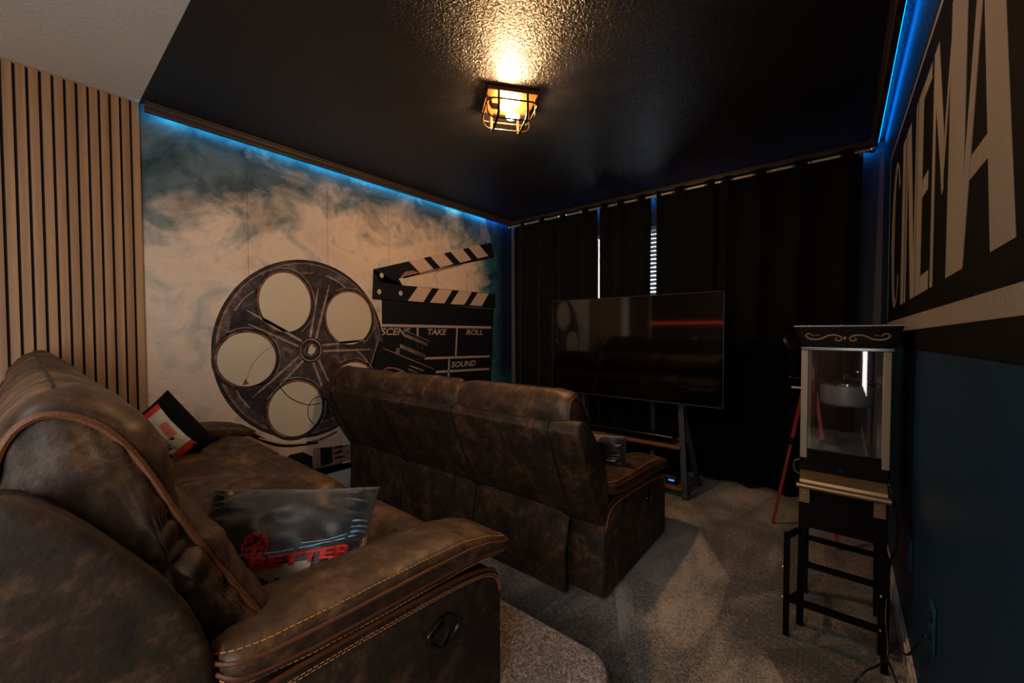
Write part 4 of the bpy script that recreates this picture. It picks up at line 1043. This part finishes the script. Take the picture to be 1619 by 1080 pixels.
for xx, yy in ((X0 + .003, Y0), (X1 - .028, Y0), (X0 + .003, Y1 - .03), (X1 - .028, Y1 - .03)):
    mb = MB(); mb.box(xx, xx + .026, yy, yy + .026, .770, 1.250); mb.build('corner_post', 'cream_metal', pm, bevel=.003)
mb = MB()
mb.box(X0 + .029, X1 - .028, Y0 + .004, Y0 + .007, .80, 1.25); mb.build('front_glass', 'glass', pm, smooth=False)
mb = MB(); mb.box(X0 + .006, X0 + .009, Y0 + .026, Y1 - .03, .78, 1.25).box(X1 - .008, X1 - .005, Y0 + .026, Y1 - .03, .78, 1.25); mb.build('side_glass', 'glass', pm, smooth=False)
mb = MB()
for xx in (X0 + .045, X1 - .045): mb.tube([(xx, Y1 - .05, .79), (xx, Y1 - .05, 1.25)], .006, 8)
mb.build('inner_rods', 'chrome', pm)
# kettle
kc = (3.375, 2.36); kt = MB()
kt.lathe((kc[0], kc[1], 0), [(.001, 1.000), (.080, 1.000), (.092, 1.004), (.096, 1.015), (.098, 1.092)], 40); kt.build('kettle', 'gun', pm, angle=60)
mb = MB(); mb.lathe((kc[0], kc[1], 0), [(.098, 1.090), (.104, 1.094), (.104, 1.104), (.098, 1.108), (.06, 1.118), (.02, 1.126), (.012, 1.126), (.012, 1.140), (.001, 1.14)], 40); mb.build('kettle_lid', 'chrome', pm, angle=50)
mb = MB(); mb.tube([(kc[0], kc[1], 1.13), (kc[0], kc[1], 1.25)], .008, 12); mb.lathe((kc[0] + .012, kc[1] - .03, 1.235), [(.001, -.016), (.012, -.011), (.016, 0), (.012, .011), (.001, .016)], 16)
mb.build('drive_shaft', 'black_gloss', pm)
mb = MB(); mb.tube([(kc[0] - .003, kc[1] - .1, 1.10), (kc[0] - .003, kc[1] - .1, 1.25)], .0035, 8)
mb.tube([(kc[0] - .12, kc[1], 1.085), (kc[0] - .112, kc[1], 1.105), (kc[0] - .09, kc[1], 1.108)], .004, 8); mb.tube([(kc[0] + .115, kc[1], 1.075), (kc[0] + .112, kc[1], 1.10), (kc[0] + .09, kc[1], 1.108)], .004, 8)
mb.tube([(kc[0] + .02 * math.cos(a) + .03, kc[1] - .05, 1.128 + .03 * math.sin(a)) for a in [math.pi * k / 8 for k in range(9)]], .0025, 6)
mb.build('kettle_hanger', 'chrome', pm)
mb = MB(); mb.tube([(X0 - .035, Y0 + .05, 1.075), (X0 + .008, Y0 + .05, 1.075)], .006, 8); mb.build('side_knob', 'chrome', pm)
# tray and base
mb = MB(); mb.box(X0 + .005, X1 - .002, Y0 + .008, Y1 - .005, .775, .79); mb.build('popcorn_tray', 'steel', pm, bevel=.002)
mb = MB(); mb.box(X0 + .029, X1 - .028, Y0 - .001, Y0 + .012, .770, .812); mb.build('front_kickplate', 'black_metal', pm, smooth=False)
mb = MB(); mb.box(X0, X1, Y0 + .002, Y1, .71, .770); mb.build('base_housing', 'black_metal', pm, bevel=.003)
mb = MB(); mb.lathe((3.362, Y0 + .002, .742), [(.013, 0), (.013, -.010), (.010, -.014), (.001, -.014)], 20, 'y'); mb.build('knob', 'black_gloss', pm)
# brass shelf
mb = MB()
mb.prism([(Y0 + .001, .716), (Y0 - .058, .690), (Y0 - .062, .676), (Y0 + .001, .672)], X0 + .006, X1 - .008, 'x'); mb.build('serving_shelf', 'brass', pm, smooth=False, bevel=.002)
mb = MB(); mb.tube([(X0 - .002, Y0 - .078, .668), (X1 - .001, Y0 - .078, .668)], .0125, 12); mb.build('shelf_lip', 'brass', pm)
for xx in (X0 + .006, X1 - .050):
    mb = MB(); mb.box(xx, xx + .036, Y0 - .046, Y0 - .040, .585, .665); mb.box(xx + .031, xx + .036, Y0 - .042, Y0 - .001, .60, .668); br = mb.build('shelf_bracket', 'brass', pm, smooth=False)
    mb = MB(); mb.lathe((xx + .017, Y0 - .046, .625), [(.004, 0), (.004, -.002), (.001, -.003)], 8, 'y'); mb.build('screw', 'bolt', br)
mb = MB(); mb.tube([(X0 - .002, Y0 + .10 , .735), (X0 - .022, Y0 + .10, .725), (X0 - .026, Y0 + .10, .70), (X0 - .022, Y0 + .10, .675), (X0 - .002, Y0 + .10, .665)], .0035, 8); mb.build('side_handle', 'brass', pm)
# cart cabinet and legs
mb = MB(); mb.box(X0 + .002, X1 - .004, Y0 + .001, Y1 - .002, .46, .709); mb.build('cart_cabinet', 'black_metal', pm, bevel=.003)
for xx, yy in ((X0 + .015, Y0 + .015), (X1 - .018, Y0 + .015), (X0 + .015, Y1 - .02), (X1 - .018, Y1 - .02)):
    front = yy < 2.3
    mb = MB(); mb.bar((xx, yy, .47), (xx + (-.004 if xx < 3.3 else .004), yy, .0 if not front or 1 else .0), .026, .026, (0, 1, 0)); mb.build('leg', 'black_metal', pm, bevel=.002)
for a, b in (((X0 + .015, Y0 + .015, .285), (X1 - .018, Y0 + .015, .285)), ((X0 + .015, Y1 - .02, .285), (X1 - .018, Y1 - .02, .285)), ((X0 + .015, Y0 + .015, .16), (X0 + .015, Y1 - .02, .16)), ((X1 - .018, Y0 + .015, .16), (X1 - .018, Y1 - .02, .16))):
    mb = MB(); mb.bar(a, b, .016, .022, (0, 0, 1)); mb.build('crossbar', 'black_metal', pm, smooth=False)
YS = Y0 - .10
for xx, xl in ((3.184, X0 + .010), (3.502, X1 - .014)):
    mb = MB(); mb.bar((xx, YS, .0), (xx, YS, .455), .022, .018, (0, 1, 0)); mb.bar((xx, YS, .44), (xl, Y0 + .01, .44), .018, .018); mb.bar((xx, YS, .15), (xl, Y0 + .01, .15), .014, .018)
    up_ = mb.build('stabilizer_leg', 'black_metal', pm, smooth=False)
    mb = MB()
    for zz in (.30, .165): mb.lathe((xx - .011, YS - .002, zz), [(.007, -.006), (.007, 0), (.004, 0), (.004, .012)], 10, 'x')
    mb.build('bolt', 'bolt', up_)
mb = MB(); mb.bar((3.184, YS, .165), (3.502, YS, .165), .014, .026, (0, 0, 1)); mb.build('stabilizer_crossbar', 'black_metal', pm, smooth=False)
# cord
cp = [(3.50, 2.21, .75), (3.512, 2.14, .72), (3.530, 2.12, .62), (3.530, 2.13, .5), (3.515, 2.15, .40), (3.50, 2.06, .25), (3.50, 1.98, .14), (3.44, 1.97, .06), (3.41, 1.93, .012), (3.45, 1.84, .008), (3.50, 1.84, .012), (3.53, 1.93, .06), (3.50, 2.02, .13), (3.515, 1.95, .20), (3.54, 1.84, .26), (3.555, 1.76, .36), (3.558, 1.70, .415), (3.573, 1.695, .42)]
mb = MB(); mb.tube(crom(cp, 8, False), .0038, 8); 
cd = mb.build('power_cord', 'black_gloss', angle=180); tag(cd, 'black power cord looping from the popcorn machine to the near wall outlet', 'cord')

# ================================================================== TRIPOD SPOT LAMP
sl = thing('tripod_lamp', (3.15, 3.3, 0), 'tripod floor lamp with red-brown wooden legs behind the popcorn machine', 'floor lamp')
apx = Vector((3.20, 3.30, 1.16))
for ft in ((3.005, 3.27, .0), (3.36, 3.12, .0), (3.26, 3.62, .0)):
    ft = Vector(ft); mb = MB(); mid = apx.lerp(ft, .5)
    mb.bar(apx, mid, .030, .022); mb.bar(mid.lerp(apx, .05), ft, .022, .018); lg = mb.build('leg', 'redwood', sl, bevel=.002)
    mb = MB(); mb.bar(mid.lerp(apx, .06), mid.lerp(ft, .02), .036, .030); mb.build('clamp', 'black_metal', lg, bevel=.003)
mb = MB(); mb.tube([apx - Vector((0, 0, .06)), apx + Vector((0, 0, .05))], .02, 12); mb.build('pivot', 'chrome', sl)
hc = Vector((3.14, 3.25, 1.285)); d = Vector((-.75, -.62, -.1)).normalized(); q = d.to_track_quat('Z', 'Y').to_matrix()
mb = MB(); mb.lathe(hc, [(.02, -.09), (.055, -.085), (.068, -.05), (.072, .03), (.076, .05), (.078, .06), (.070, .06), (.045, .02), (.001, 0)], 28, 'z', q); mb.build('lamp_head', 'black_gloss', sl, angle=50)
mb = MB(); mb.lathe(hc + d * .045, [(.060, 0), (.045, -.006), (.001, -.01)], 24, 'z', q); mb.build('reflector', 'steel', sl)
mb = MB(); mb.tube([hc + Vector((.05, .03, 0)), apx + Vector((0, 0, .04))], .010, 8); mb.build('yoke', 'black_metal', sl)
mb = MB(); mb.tube([(3.095, 3.22, 1.03), (3.14, 3.27, 1.02)], .008, 8); mb.build('tightening_lever', 'chrome', sl)
